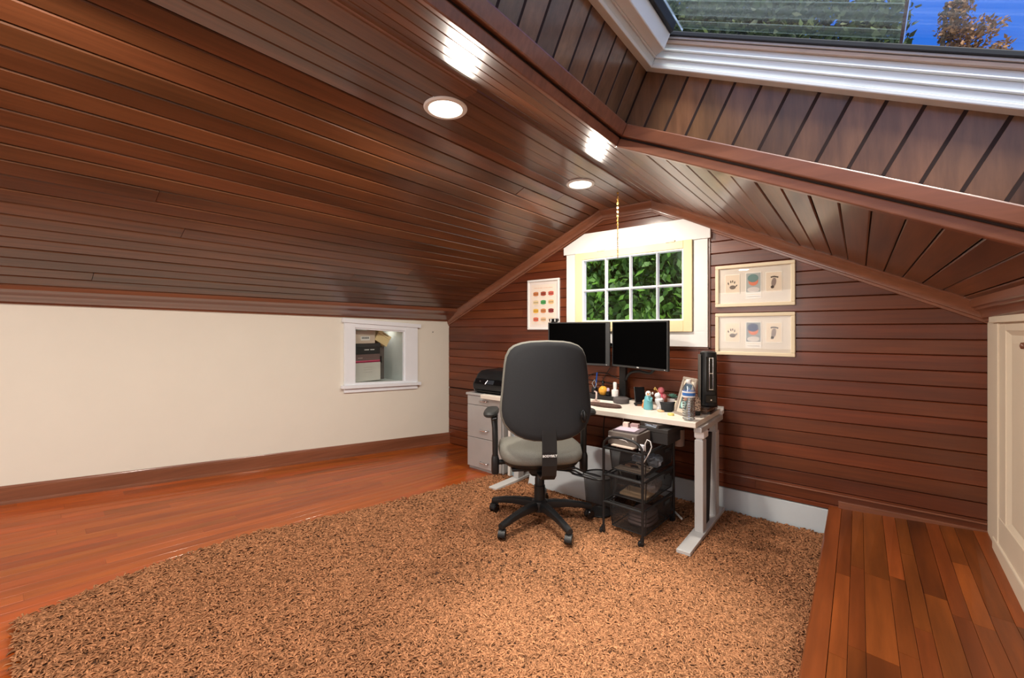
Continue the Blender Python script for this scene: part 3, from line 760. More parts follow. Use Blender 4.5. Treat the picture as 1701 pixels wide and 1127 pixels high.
# ------------------------------------------------------------------ office chair
CZ = .046
ch = empty('office_chair', (-1.62, 2.273, CZ+tw(-1.62, 2.27)-.012), R_(45.8), 'black and grey high-backed swivel office chair seen from behind at the desk', 'chair')
rot = Matrix.Rotation(R_(45.8), 4, 'Z')
# base legs with casters
hub_a = 0
MB().lathe([(.030, .075), (.052, .080), (.056, .125), (.050, .142), (.036, .150), (.036, .15)], n=24).build('hub', m_black, ch, smooth='auto')
for k in range(5):
    a = R_(-96+72*k-45.8); M = Matrix.Rotation(a, 4, 'Z')
    secs = [(.035, .030, .090, .142), (.10, .027, .094, .142), (.18, .024, .092, .134), (.26, .021, .082, .120), (.315, .022, .072, .106), (.350, .020, .066, .096)]
    rings = []
    for x_, hw, z0, z1 in secs:
        rings.append([M @ Vector((x_, s_*hw*w_, z)) for s_, w_, z in ((-1, .8, z0), (1, .8, z0), (1, 1, z0+.012), (1, .85, z1-.007), (1, .5, z1), (-1, .5, z1), (-1, .85, z1-.007), (-1, 1, z0+.012))])
    lg = MB().loft(rings).build('base_leg', m_black, ch, smooth='auto')
    ca = a+R_([35, -50, 20, 140, 80][k]); cm = Matrix.Translation(M @ Vector((.338, 0, 0))) @ Matrix.Rotation(ca, 4, 'Z')
    cs = MB().tube([cm @ Vector((0, 0, .05)), cm @ Vector((0, 0, .085))], .008, 8)
    prof = [(.031*math.cos(R_(q)), .030+.031*math.sin(R_(q))) for q in range(-10, 191, 20)]+[(-.020, .024), (.020, .024)]
    cs.prism([(px, pz) for px, pz in prof], -.007, .007, 'y', cm)
    cs.prism([(px*1.04, pz*1.0+.003) for px, pz in prof[:8]], -.021, .021, 'y', cm)
    cc = cs.build('caster', m_black, ch, smooth='auto')
    for sd in (-1, 1):
        MB().lathe([(.001, .006), (.027, .006), (.029, .009), (.029, .019), (.025, .0235), (.010, .0215), (.001, .0215)], n=20, M=cm @ Matrix.Translation((0, 0, .029)) @ Matrix.Rotation(R_(-90*sd), 4, 'X')).build('wheel', m_blackg, cc, smooth='auto')
MB().lathe([(.034, .148), (.036, .15), (.036, .24), (.031, .245), (.031, .285), (.029, .29), (.029, .33), (.026, .335), (.026, .40)], n=24).build('gas_column', m_black, ch, smooth='auto')
# mechanism
MB().loft([rr(-.07, .07, -.10, .13, .385, .03), rr(-.085, .085, -.13, .15, .41, .03), rr(-.09, .09, -.13, .15, .45, .03)]).build('mechanism', m_black, ch, smooth='auto')
for (x0, x1) in ((-.2, -.06), (.06, .2)): MB().box(x0, x1, -.16, .16, .437, .455).build('seat_bracket', m_black, ch, bev=.006)
def blade(path, w0, w1, name, par): return None
for j, (p0, p1) in enumerate([((.10, -.03, .43), (.36, -.10, .372)), ((.10, -.07, .425), (.31, -.17, .382)), ((.08, -.09, .42), (.26, -.14, .385))]):
    p0, p1 = Vector(p0), Vector(p1); pm = p0.lerp(p1, .5)+Vector((0, 0, .012))
    lv = MB().tube([p0, pm, p0.lerp(p1, .72)], .006, 8).build('lever', m_black, ch, smooth=True)
    d_ = (p1-p0).normalized(); Mx = Matrix.Translation(p1) @ d_.to_track_quat('X', 'Z').to_matrix().to_4x4()
    MB().ell((-.03, 0, 0), (.055, .016, .006), 14, 8, Mx).build('paddle', m_black, lv, smooth=True)
# seat
def sup(cx_, cy_, hx, hy, z, n=36, e=3.2, dz=None):
    o = []
    for k in range(n):
        a = 2*math.pi*k/n; c_, s_ = math.cos(a), math.sin(a)
        x_ = cx_+hx*math.copysign(abs(c_)**(2/e), c_); y_ = cy_+hy*math.copysign(abs(s_)**(2/e), s_)
        o.append(Vector((x_, y_, z+(dz(x_, y_) if dz else 0))))
    return o
MB().loft([sup(0, .02, .20, .19, .447), sup(0, .02, .235, .225, .462), sup(0, .02, .25, .24, .485)]).build('seat_pan', m_black, ch, smooth='auto')
fz_ = lambda x_, y_: .012*(x_/.25)**2-.03*max(0, (y_-.12)/.15)**2
MB().loft([sup(0, .02, .245, .235, .483), sup(0, .02, .262, .250, .50), sup(0, .02, .266, .255, .525), sup(0, .02, .258, .247, .552, dz=fz_), sup(0, .02, .225, .215, .568, dz=fz_), sup(0, .02, .15, .14, .568, dz=fz_), sup(0, .02, .05, .05, .562, dz=fz_)]).build('seat_cushion', m_grayfab, ch, smooth=True)
# backrest
hw_t = [(0, .0), (.004, .10), (.012, .150), (.028, .196), (.05, .222), (.09, .242), (.14, .251), (.22, .259), (.30, .266), (.365, .273), (.41, .275), (.45, .270), (.49, .254), (.525, .226), (.555, .186), (.575, .140), (.586, .085), (.589, .0)]
def outline(sc, y, top=1.242, dzc=0):
    pts = []
    zc_ = top-.30
    prof_ = [(hw, top-dn) for dn, hw in hw_t]
    poly = [(h, z) for h, z in prof_]+[(-h, z) for h, z in prof_[-2:0:-1]]
    return [Vector((h*sc, y+.05*(abs(h)*sc/.27)**2, zc_+(z-zc_)*sc)) for h, z in poly]
TB = Matrix.Translation((0, -.27, .95)) @ Matrix.Rotation(R_(-3), 4, 'X') @ Matrix.Translation((0, .27, -.95))
def tb(r): return [TB @ p for p in r]
yb = -.30
MB().loft([tb(outline(.30, yb-.010)), tb(outline(.62, yb-.008)), tb(outline(.86, yb-.003)), tb(outline(.95, yb+.004)), tb(outline(.985, yb+.014)), tb(outline(.985, yb+.028))]).build('back_shell', m_blackf, ch, smooth='auto')
MB().loft([tb(outline(.985, yb+.024)), tb(outline(1.012, yb+.034)), tb(outline(1.018, yb+.05)), tb(outline(1.0, yb+.072)), tb(outline(.94, yb+.088)), tb(outline(.7, yb+.096)), tb(outline(.3, yb+.098))]).build('back_cushion', m_grayfab, ch, smooth='auto')
# lower bar that carries the back
bar = []
for (y_, z_, w_, t_) in [(-.298, .80, .042, .012), (-.312, .70, .043, .014), (-.322, .60, .044, .014), (-.322, .52, .044, .014), (-.308, .46, .043, .014), (-.27, .428, .042, .014), (-.20, .415, .042, .014), (-.10, .413, .042, .014)]:
    bar.append((y_, z_, w_, t_))
rings = []
for i, (y_, z_, w_, t_) in enumerate(bar):
    a_, b_ = bar[max(0, i-1)], bar[min(len(bar)-1, i+1)]; d_ = Vector((0, b_[0]-a_[0], b_[1]-a_[1])).normalized(); n_ = Vector((0, -d_.z, d_.y))
    c_ = Vector((0, y_, z_)); rings.append([c_+Vector((sx_*w_, 0, 0))+n_*sy_*t_*.5 for sx_, sy_ in ((-1, -1), (1, -1), (1, 1), (-1, 1))])
bo = MB().loft(rings).build('back_bar', m_black, ch, bev=.004)
text_mesh('lettering', 'BODYBILT', .0185, m_white, bo, Matrix.Translation((0, -.3315, .578)) @ Matrix.Rotation(R_(90), 4, 'X'), bold=.0004)
hd = MB().ell((.205, -.312, .80), (.020, .008, .040), 16, 10).build('tilt_handle_cup', m_blackg, ch, smooth=True)
MB().tube([(.205, -.322, .835), (.208, -.330, .81), (.206, -.328, .775)], [.005, .007, .006], 8).build('tilt_handle', m_black, ch, smooth=True)
# arms
for sd in (-1, 1):
    ar = MB().tube([(sd*.10, .0, .462), (sd*.20, -.005, .455), (sd*.27, -.01, .455), (sd*.29, -.01, .46)], [.014, .015, .016, .017], 10).build('arm_bracket', m_black, ch, smooth=True)
    MB().loft([sup(sd*.292, -.01, .022, .030, .385, 20, 2.6), sup(sd*.292, -.01, .025, .034, .395, 20, 2.6), sup(sd*.292, -.01, .025, .034, .48, 20, 2.6), sup(sd*.292, -.01, .020, .028, .50, 20, 2.6)]).build('arm_socket', m_black, ch, smooth='auto')
    MB().loft([sup(sd*.292, -.01, .017, .026, .47, 20, 2.6), sup(sd*.292, -.01, .019, .027, .60, 20, 2.6), sup(sd*.294, -.006, .019, .027, .68, 20, 2.6), sup(sd*.296, .02, .022, .034, .725, 20, 2.6), sup(sd*.296, .045, .026, .05, .752, 20, 2.6)]).build('arm_post', m_black, ch, smooth='auto')
    Mp = Matrix.Translation((sd*.312, .05, 0)) @ Matrix.Rotation(R_(12*sd), 4, 'Z')
    MB().loft([[Mp @ p for p in sup(0, 0, a, b, z, 24, 2.8)] for a, b, z in ((.034, .105, .750), (.044, .122, .758), (.046, .126, .772), (.040, .118, .786), (.02, .08, .790))]).build('arm_pad', colm(48, 50, 50, .55), ch, smooth='auto')
    MB().ell((sd*.30, -.055, .742), (.020, .012, .010), 12, 8).build('arm_button', m_blackg, ch, smooth=True)

for c_ in ch.children:
    if c_.name.split('.')[0] not in ('base_leg', 'hub', 'caster', 'gas_column'): c_.location.z = -.052
# ------------------------------------------------------------------ monitors and their stand
def monitor(p0, p1, z0, z1, bez, label, logo, right_bez=.010):
    a, b = Vector((*p0, 0)), Vector((*p1, 0)); w = (b-a).length; ang = math.atan2(b.y-a.y, b.x-a.x)
    t = empty('monitor', ((a.x+b.x)/2, (a.y+b.y)/2, z0), ang, label, 'monitor', 'twin monitors on the desk stand')
    h = z1-z0
    MB().box(-w/2, w/2, .0, .022, 0, h).build('housing', m_bezel, t, bev=.002)
    MB().loft([rr(-w*.40, w*.40, .022, .023, 0, .0001, 2)]*1+[]) if False else None
    MB().prism([(-w*.38, .03), (w*.38, .03), (w*.38, h-.03), (-w*.38, h-.03)], .022, .042).build('rear_cover', m_black, t, bev=.008)
    MB().box(-w/2+bez, w/2-right_bez, -.0012, .0, .016, h-.010).build('screen', m_screen, t)
    if logo: text_mesh('logo', 'DELL', .011, colm(230, 230, 230), t, Matrix.Translation((0, -.0008, .008)) @ Matrix.Rotation(R_(90), 4, 'X'), bold=.0003)
    MB().box(w/2-.03, w/2-.024, -.0015, .0, .006, .010).build('power_light', m_white, t)
    MB().box(-.05, .05, .042, .062, h*.32, h*.62).build('mount_plate', m_black, t, bev=.003)
    return t
ml = monitor((-2.135, 3.125), (-1.572, 3.185), 1.016, 1.376, .012, 'left monitor of the pair, black widescreen with blank screen and a webcam', False, .035)
mr_ = monitor((-1.560, 3.205), (-1.040, 3.005), 1.016, 1.377, .010, 'right monitor of the pair, black widescreen with blank screen turned inward', True)
t = empty('monitor_stand', (-1.50, 3.285, T_DESK), 0, 'black clamp-on dual monitor arm with a square pole at the back of the desk', 'monitor arm')
to = Vector(t.location)
MB().box(-.028, .028, -.02, .022, 0, .50).build('pole', m_black, t, bev=.004)
MB().box(-.06, .06, -.05, .045, 0, .012).build('base_plate', m_black, t, bev=.003)
for mon, dx_ in ((ml, -.2), (mr_, .2)):
    p = mon.matrix_basis @ Vector((0, .062, .17))
    e = p-to; k = Vector((0, -.0, e.z)); mid = (k+e)*.5+Vector((0, .0, 0)); mid.y = min(mid.y+.01, .02)
    ar = MB().tube([k+Vector((.0, 0, 0)), mid, e], [.016, .014, .013], 10).build('arm', m_black, t, smooth=True)
    MB().lathe([(.022, -.025), (.022, .025)], mid, 16).build('arm_joint', m_black, ar, smooth='auto')
    MB().lathe([(.026, -.02), (.026, .02)], k, 16).build('collar', m_black, t, smooth='auto')
# cable bundle sagging from the stand
def cable(name, pts, r, m, label, cat='cable', group=None):
    from mathutils import geometry
    P_ = [Vector(p) for p in pts]; out = []
    Q = [P_[0]*2-P_[1]]+P_+[P_[-1]*2-P_[-2]]
    for i in range(1, len(Q)-2):
        for k in range(6):
            s_ = k/6; a, b, c, d = Q[i-1], Q[i], Q[i+1], Q[i+2]
            out.append(.5*((2*b)+(-a+c)*s_+(2*a-5*b+4*c-d)*s_*s_+(-a+3*b-3*c+d)*s_**3))
    out.append(P_[-1]); o0 = out[0].copy()
    o = MB().tube([p-o0 for p in out], r, 7).build(name, m, smooth=True, loc=o0); return tag(o, label, cat, group)
cable('cable_bundle', [(-1.475, 3.27, .90), (-1.42, 3.24, .965), (-1.34, 3.22, .985), (-1.24, 3.19, .98), (-1.19, 3.17, 1.02)], .011, m_black, 'thick black cable sleeve looping from the pole to the right monitor')
cable('power_cable', [(-1.95, 3.30, .745), (-1.85, 3.33, .90), (-1.70, 3.33, .94), (-1.55, 3.32, .90)], .004, m_black, 'upper thin black cable strung along the boards left of the pole', group='thin cables on the wall')
cable('power_cable', [(-1.95, 3.335, .87), (-1.75, 3.34, .865), (-1.55, 3.33, .85)], .004, m_black, 'lower thin black cable strung along the boards left of the pole', group='thin cables on the wall')
cable('power_cable', [(-1.72, 3.335, .86), (-1.66, 3.335, .96), (-1.62, 3.33, 1.02)], .003, m_black, 'thin black cable rising behind the left monitor')
cable('power_cable', [(-1.45, 3.19, .70), (-1.47, 3.2, .5), (-1.52, 3.18, .30), (-1.46, 3.16, .16)], .0035, colm(214, 205, 196), 'pale cable hanging down under the desk behind the cart')
cable('power_cable', [(-1.62, 3.22, .70), (-1.66, 3.25, .45), (-1.60, 3.22, .22)], .004, m_black, 'black cable drooping under the desk behind the chair seat')
cable('floor_cable', [(-1.02, 3.02, .055), (-.97, 2.96, .06), (-.91, 2.90, .055)], .007, colm(225, 222, 215), 'short white cable lying on the rug between the cart and the desk leg')
# webcam
t = empty('webcam', (-2.085, 3.14, 1.376), R_(6), 'small black webcam clipped on top of the left monitor', 'webcam')
MB().box(-.042, .042, -.012, .020, .006, .034).build('camera_body', m_black, t, bev=.006)
MB().box(-.02, .02, -.012, .034, .0, .007).build('clip', m_black, t, bev=.001)
for xx in (-.022, .018): MB().box(xx-.004, xx+.004, -.014, -.011, .008, .030).build('silver_strip', m_white, t)
MB().lathe([(.009, 0), (.008, .004), (.004, .004)], n=16, M=Matrix.Translation((0, -.012, .02)) @ Matrix.Rotation(R_(90), 4, 'X')).build('lens', m_blackg, t)

# ------------------------------------------------------------------ things on the desk
def at_desk(name, x, y, label, cat, rz=0, z=T_DESK, group=None): return empty(name, (x, y, z), R_(rz), label, cat, group)
t = at_desk('tray', -1.66, 3.20, 'low black plastic tray holding small bottles at the back of the desk', 'tray')
MB().box(-.16, .16, -.05, .05, 0, .006).build('tray_base', m_black, t)
for (a, b, c, d) in ((-.16, .16, -.055, -.05), (-.16, .16, .05, .055), (-.165, -.16, -.055, .055), (.16, .165, -.055, .055)): MB().box(a, b, c, d, 0, .036).build('tray_side', m_black, t)
MB().box(-.155, .155, -.046, .046, .006, .030).build('insert', colm(58, 54, 52), t)
tz = T_DESK+.0305
t = at_desk('perfume_bottle', -1.638, 3.20, 'round amber perfume bottle with a black stopper on the tray', 'bottle', z=tz)
MB().lathe([(.012, 0), (.026, .006), (.036, .024), (.038, .040), (.033, .058), (.018, .072), (.009, .076)], n=24).build('flask', mat('amber_glass', srgb(240, 176, 70), rough=.08, noise=.05, alpha=.9), t, smooth='auto')
MB().lathe([(.009, .076), (.011, .086), (.007, .092), (.013, .104), (.010, .118), (.002, .122)], n=16).build('stopper', m_blackg, t, smooth='auto')
t = at_desk('cosmetic_bottle', -1.585, 3.185, 'tiny dark bottle with a lilac cap right of the amber perfume', 'bottle', z=tz)
MB().lathe([(.019, 0), (.021, .01), (.020, .034), (.010, .040)], n=18).build('bottle_body', m_blackg, t, smooth='auto')
MB().lathe([(.011, .040), (.013, .05), (.010, .062), (.002, .066)], n=16).build('cap', colm(200, 180, 205), t, smooth='auto')
t = at_desk('spray_bottle', -1.520, 3.175, 'small white bottle with a tall narrow cap in front of the monitor pole', 'bottle', z=tz)
MB().lathe([(.018, 0), (.026, .004), (.028, .05), (.024, .058), (.014, .060)], n=20).build('bottle_body', m_white, t, smooth='auto')
MB().lathe([(.014, .060), (.015, .112), (.012, .118), (.002, .119)], n=18).build('cap', m_white, t, smooth='auto')
t = at_desk('smart_speaker', -1.435, 3.105, 'low round charcoal speaker puck near the middle of the desk', 'speaker')
MB().lathe([(.050, 0), (.060, .005), (.062, .020), (.060, .038), (.052, .044)], n=32).build('fabric_side', colm(92, 86, 86, .8, noise=.25, nscale=(300, 300, 300)), t, smooth='auto')
MB().lathe([(.052, .0440), (.050, .0452), (.002, .0455)], n=32).build('top_disc', colm(78, 74, 74), t, smooth='auto')
t = at_desk('wrist_rest', -1.475, 2.895, 'flat dark brown patterned pad near the front edge of the desk', 'pad', rz=0)
MB().loft([sup(0, 0, .13, .048, 0, 28, 2.2), sup(0, 0, .14, .055, .008, 28, 2.2), sup(0, 0, .13, .05, .018, 28, 2.2), sup(0, 0, .09, .03, .022, 28, 2.2)]).build('pad', mat('brown_weave', srgb(84, 62, 54), rough=.85, noise=.6, nscale=(70, 70, 70), bump=.8), t, smooth=True)
for i, (x_, y_, a_) in enumerate([(-1.72, 2.98, 8), (-1.56, 3.03, -12), (-1.62, 2.86, 4)]):
    t = at_desk('paper_sheet', x_, y_, ['white paper sheet lying on the desk under the chair back line', 'white paper sheet lying behind the brown pad', 'white paper sheet lying under the brown pad at the desk front'][i], 'paper', rz=a_, z=T_DESK)
    MB().box(-.105, .105, -.10 if i == 2 else -.14, .10 if i == 2 else .14, 0, .0006+.0003*i).build('sheet', m_paper, t)
t = at_desk('tablet_stand', -1.625, 3.04, 'small upright pinkish bracket stand just right of the chair back', 'stand')
MB().tube([(0, 0, .004), (.006, .01, .03), (.0, .02, .072), (-.02, .025, .078)], [.009, .007, .008, .006], 8).build('bracket', colm(202, 180, 172, .35), t, smooth=True)
MB().box(-.03, .03, -.02, .03, 0, .006).build('foot', colm(202, 180, 172, .35), t)
# scissors/pen holder at the tray's left
t = at_desk('pen_holder', -1.735, 3.235, 'black wire holder with blue-capped pens beside the chair back', 'pen holder', z=tz)
MB().lathe([(.022, 0), (.026, .002), (.026, .05), (.023, .05), (.022, .004)], n=16).build('cup', m_black, t)
MB().tube([(0, 0, .01), (.012, 0, .14)], .004, 6).build('pen', m_black, t)
MB().tube([(.005, .0, .01), (.022, .004, .18)], [.005, .006], 6).build('blue_pen', colm(40, 90, 190), t)
MB().tube([(.01, -.02, .05), (-.012, -.022, .09), (.01, -.02, .12), (.03, -.02, .08), (.012, -.02, .05)], .003, 6).build('scissor_loop', colm(150, 150, 150), t)

# phone on a cradle
t = at_desk('phone_cradle', -1.275, 3.10, 'black phone leaning back in a cradle behind the blue figurine', 'phone', rz=32)
M = Matrix.Rotation(R_(-28), 4, 'X')
MB().box(-.040, .040, .0, .010, .012, .150, M).build('phone', m_blackg, t, bev=.004)
MB().box(-.044, .044, -.022, .05, 0, .012).build('cradle_base', m_black, t, bev=.003)
MB().box(-.044, .044, -.030, -.020, .0, .026).build('cradle_lip', m_black, t, bev=.003)
MB().box(-.030, .030, -.031, -.030, .006, .010).build('copper_trim', colm(190, 110, 70, .3), t)
# figurines (plain)
t = at_desk('figurine', -1.172, 2.985, 'small turquoise ceramic figurine with a white hooded head on the desk', 'figurine', rz=30)
MB().lathe([(.030, 0), (.034, .004), (.033, .03), (.030, .06), (.024, .088), (.014, .104)], n=22).build('robe', colm(104, 172, 184, .4, noise=.15), t, smooth='auto')
MB().ell((0, -.003, .112), (.020, .021, .021), 16, 10).build('hood', m_white, t, smooth=True)
MB().lathe([(.007, 0), (.001, .018)], n=8, M=Matrix.Translation((-.004, -.022, .112)) @ Matrix.Rotation(R_(90), 4, 'X')).build('beak', colm(230, 150, 90), t, smooth=True)
for s_ in (-1, 1): MB().ell((s_*.007-.002, -.0215, .117), (.003, .002, .004), 8, 6).build('eye', m_black, t, smooth=True)
MB().tube([(.022, -.018, .085), (.010, -.034, .062), (-.010, -.030, .070)], [.008, .006, .005], 8).build('sleeve', colm(118, 186, 196, .4), t, smooth=True)
t = at_desk('figurine', -1.118, 3.055, 'small round white ceramic figurine right of the turquoise one', 'figurine', rz=30)
MB().lathe([(.014, 0), (.018, .004), (.015, .022), (.022, .034), (.031, .052), (.030, .070), (.018, .082)], n=22).build('body', colm(232, 232, 236, .35), t, smooth='auto')
MB().ell((-.012, -.004, .096), (.022, .022, .020), 16, 10).build('head', colm(240, 240, 244, .35), t, smooth=True)
MB().lathe([(.018, 0), (.020, .003), (.012, .006)], n=18).build('base', colm(170, 176, 190, .35), t)
for s_ in (-1, 1): MB().ell((-.026+s_*.02, .0, .110), (.007, .005, .010), 8, 6).build('ear', m_white, t, smooth=True)
t = at_desk('figurine', -1.135, 3.145, 'small pink ceramic figurine with a yellow loop behind the white one', 'figurine', rz=30)
MB().lathe([(.016, 0), (.020, .004), (.014, .03), (.024, .055), (.030, .075), (.022, .095), (.012, .10)], n=20).build('body', colm(205, 90, 110, .35, noise=.2), t, smooth='auto')
MB().ell((-.002, 0, .122), (.024, .022, .024), 16, 10).build('head', colm(224, 124, 134, .35, noise=.1), t, smooth=True)
MB().tube([(-.02, 0, .105), (-.034, 0, .125), (-.046, 0, .142), (-.052, 0, .130), (-.044, 0, .122)], .004, 7).build('yellow_loop', colm(236, 200, 110), t, smooth=True)
MB().ell((.016, -.018, .080), (.018, .016, .018), 12, 8).build('arm_ball', colm(226, 134, 142, .35), t, smooth=True)
t = at_desk('figurine', -1.22, 3.03, 'tiny orange and tan figurine peeking from behind the turquoise one', 'figurine', rz=30)
MB().lathe([(.014, 0), (.018, .003), (.016, .025), (.010, .038)], n=16).build('body', colm(222, 140, 80, .4), t, smooth='auto')
MB().ell((0, 0, .047), (.013, .012, .013), 12, 8).build('head', colm(236, 190, 140, .4), t, smooth=True)
# succulent
t = at_desk('potted_succulent', -1.092, 3.255, 'small blue-green succulent in a white pot behind the photo frame', 'plant')
MB().prism([(-.026, 0), (.026, 0), (.030, .055), (-.030, .055)], -.028, .028).build('pot', m_white, t, bev=.003)
MB().box(-.026, .026, -.024, .024, .050, .056).build('soil', colm(70, 55, 45, .9), t)
rnd = random.Random(2)
for k in range(16):
    a = k*2.4; el = R_(20+55*(k/16)); L = .050-.016*(k/16)
    M = Matrix.Translation((0, 0, .056)) @ Matrix.Rotation(a, 4, 'Z') @ Matrix.Rotation(-el, 4, 'Y')
    MB().loft([[M @ Vector((x_, w_*math.cos(q), .4*w_*math.sin(q))) for q in [2*math.pi*j/6 for j in range(6)]] for x_, w_ in ((.002, .003), (L*.4, .009), (L*.75, .010), (L, .001))]).build('leaf', colm(110, 165, 150, .5, noise=.15), t, smooth=True)
# black cloth pouch
t = at_desk('cloth_pouch', -1.035, 2.985, 'crumpled black cloth pouch left of the photo frame', 'pouch', rz=38)
MB().loft([sup(0, 0, .030, .018, .0, 20, 2.4), sup(0, 0, .042, .024, .012, 20, 2.4), sup(0, 0, .045, .022, .035, 20, 2.2), sup(0, 0, .055, .010, .058, 20, 2, dz=lambda x_, y_: .22*abs(x_))]).build('pouch', m_blackf, t, smooth='auto')
MB().lathe([(.020, 0), (.026, .006), (.022, .012)], (-.045, .0, 0), 16).build('tan_toggle', colm(224, 184, 140), t, smooth='auto')
t = at_desk('eraser', -.972, 2.868, 'small yellow eraser lying near the front edge of the desk', 'eraser', rz=20)
MB().lathe([(.019, 0), (.021, .003), (.021, .012), (.018, .015)], n=20).build('eraser', colm(222, 206, 120), t, smooth='auto')
t = at_desk('shell_ornament', -.995, 3.03, 'cream rounded ornament half hidden behind the photo frame', 'ornament')
MB().ell((0, 0, .035), (.026, .022, .036), 14, 10).build('body', colm(240, 222, 190), t, smooth=True)
MB().ell((.004, 0, .062), (.014, .012, .014), 12, 8).build('top_lobe', colm(240, 222, 190), t, smooth=True)
# photo frame
pa, pb = Vector((-.985, 2.955)), Vector((-.872, 2.862)); w = .145
ang = math.atan2(pb.y-pa.y, pb.x-pa.x)
t = empty('photo_frame', ((pa.x+pb.x)/2, (pa.y+pb.y)/2, T_DESK), ang, 'standing silver photo frame leaning back behind the water bottle', 'picture frame')
M = Matrix.Rotation(R_(-17), 4, 'X'); fw_, fh = .152, .262
for (a, b, c, d) in ((-fw_/2, fw_/2, 0, .020), (-fw_/2, fw_/2, fh-.020, fh), (-fw_/2, -fw_/2+.020, .020, fh-.020), (fw_/2-.020, fw_/2, .020, fh-.020)):
    MB().box(a, b, 0, .016, c, d, M).build('frame_rail', colm(176, 164, 152, .35, metal=.3), t, bev=.004)
MB().box(-fw_/2+.02, fw_/2-.02, .008, .012, .02, fh-.02, M).build('mat_board', colm(206, 196, 180, .7), t)
MB().box(-fw_/2+.038, fw_/2-.038, .0065, .008, .045, fh-.045, M).build('photo', colm(90, 110, 112, .5), t)
MB().ell((0, .006, .125), (.024, .001, .030), 16, 8, M).build('photo_figure', colm(228, 150, 122, .5), t)
MB().ell((0, .0058, .078), (.028, .001, .026), 16, 8, M).build('photo_cloth', colm(170, 210, 205, .5), t)
MB().box(-.012, .012, .012, .016, .02, .19, Matrix.Translation((0, .0, .0)) @ M @ Matrix.Translation((0, .012, .01)) @ Matrix.Rotation(R_(35), 4, 'X') @ Matrix.Translation((0, -.012, -.01)) if False else M).build('strut', m_black, t)
# water bottle
t = at_desk('water_bottle', -.832, 2.785, 'clear plastic water bottle with a blue label at the desk front corner', 'bottle')
prof = [(.002, .002), (.030, .0), (.036, .006)]
z = .01
for k in range(9): prof += [(.0375, .012+k*.0155), (.0345, .0195+k*.0155)]
prof += [(.0375, .155), (.0380, .158), (.0380, .186), (.0375, .190), (.036, .200), (.029, .218), (.018, .234), (.0135, .240), (.0135, .246)]
m_pet = glassy('clear_plastic', (.86, .89, .91), 7, .12)
MB().lathe(prof, n=32).build('bottle_body', m_pet, t, smooth='auto')
MB().lathe([(.001, .003), (.032, .003), (.033, .05), (.033, .150), (.001, .1501)], n=24).build('water', glassy('water', (.90, .94, .96), 1.5, .0), t, smooth='auto')
lb = MB().lathe([(.0384, .157), (.0388, .158), (.0388, .186), (.0384, .187)], n=32).build('label', colm(60, 120, 200, .4), t, smooth='auto')
MB().lathe([(.0390, .176), (.0392, .177), (.0392, .184), (.0390, .185)], n=32).build('white_stripe', m_white, lb)
MB().lathe([(.0388, .148), (.0389, .157)], n=32).build('white_stripe', m_white, lb)
MB().lathe([(.0155, .238), (.0160, .240), (.0160, .254), (.0145, .257), (.002, .257)], n=24).build('cap', m_white, t, smooth='auto')
# stack of flat laptops/folders, heater on top
z = T_DESK
for i, (nm, lab, c, hh, x0, dx_, rz_) in enumerate([('laptop', 'closed dark laptop lowest of the stack under the tower heater', (44, 44, 46), .016, -.905, .26, 3), ('notebook', 'brown leather notebook in the middle of the stack under the tower heater', (120, 96, 80), .014, -.898, .235, -3), ('tablet', 'slim dark tablet topmost of the stack under the tower heater', (62, 52, 48), .010, -.893, .225, 1)]):
    t = empty(nm, (-.90, 3.17, z), R_(rz_), lab, nm)
    MB().loft([rr(-.122+.004*i, .122-.004*i, -.115, .115, q, .015) for q in (0, hh*.15, hh*.85, hh)]).build('body', colm(*c, .35), t, smooth='auto')
    MB().box(-.10, .10, -.1165, -.115, hh*.4, hh*.6).build('edge_line', colm(190, 150, 120, .4), t)
    z += hh
t = empty('tower_heater', (-.815, 3.165, z), R_(32), 'tall black tower heater standing on the stack at the right end of the desk', 'heater')
zh = 0
def hr(sx_, sy_, z): return sup(0, 0, sx_, sy_, z, 28, 2.5)
MB().loft([hr(.056, .056, 0), hr(.060, .060, .01), hr(.055, .056, .022), hr(.052, .054, .36), hr(.050, .052, .375), hr(.034, .036, .382)]).build('housing', m_black, t, smooth='auto')
MB().prism([(-.030, .11), (.030, .11), (.030, .345), (-.030, .345)], -.059, -.050).build('grille_recess', m_blackg, t, bev=.002)
for xx in (-.012, .012): MB().tube([(xx, -.061, .12), (xx, -.061, .34)], .002, 6).build('grille_wire', m_steel, t)
for zz in (.12, .23, .335): MB().box(-.014, .014, -.063, -.060, zz, zz+.004).build('grille_clip', m_steel, t)
MB().box(-.034, .034, -.060, -.052, .03, .085).build('control_panel', m_blackg, t, bev=.003)
MB().lathe([(.006, 0), (.005, .003)], n=12, M=Matrix.Translation((.0, -.060, .05)) @ Matrix.Rotation(R_(90), 4, 'X')).build('dial', m_steel, t)
MB().prism([(-.062, .0), (-.056, .0), (-.056, .36), (-.060, .36)], -.03, .03).build('side_fin', colm(96, 94, 90, .4), t, bev=.002)
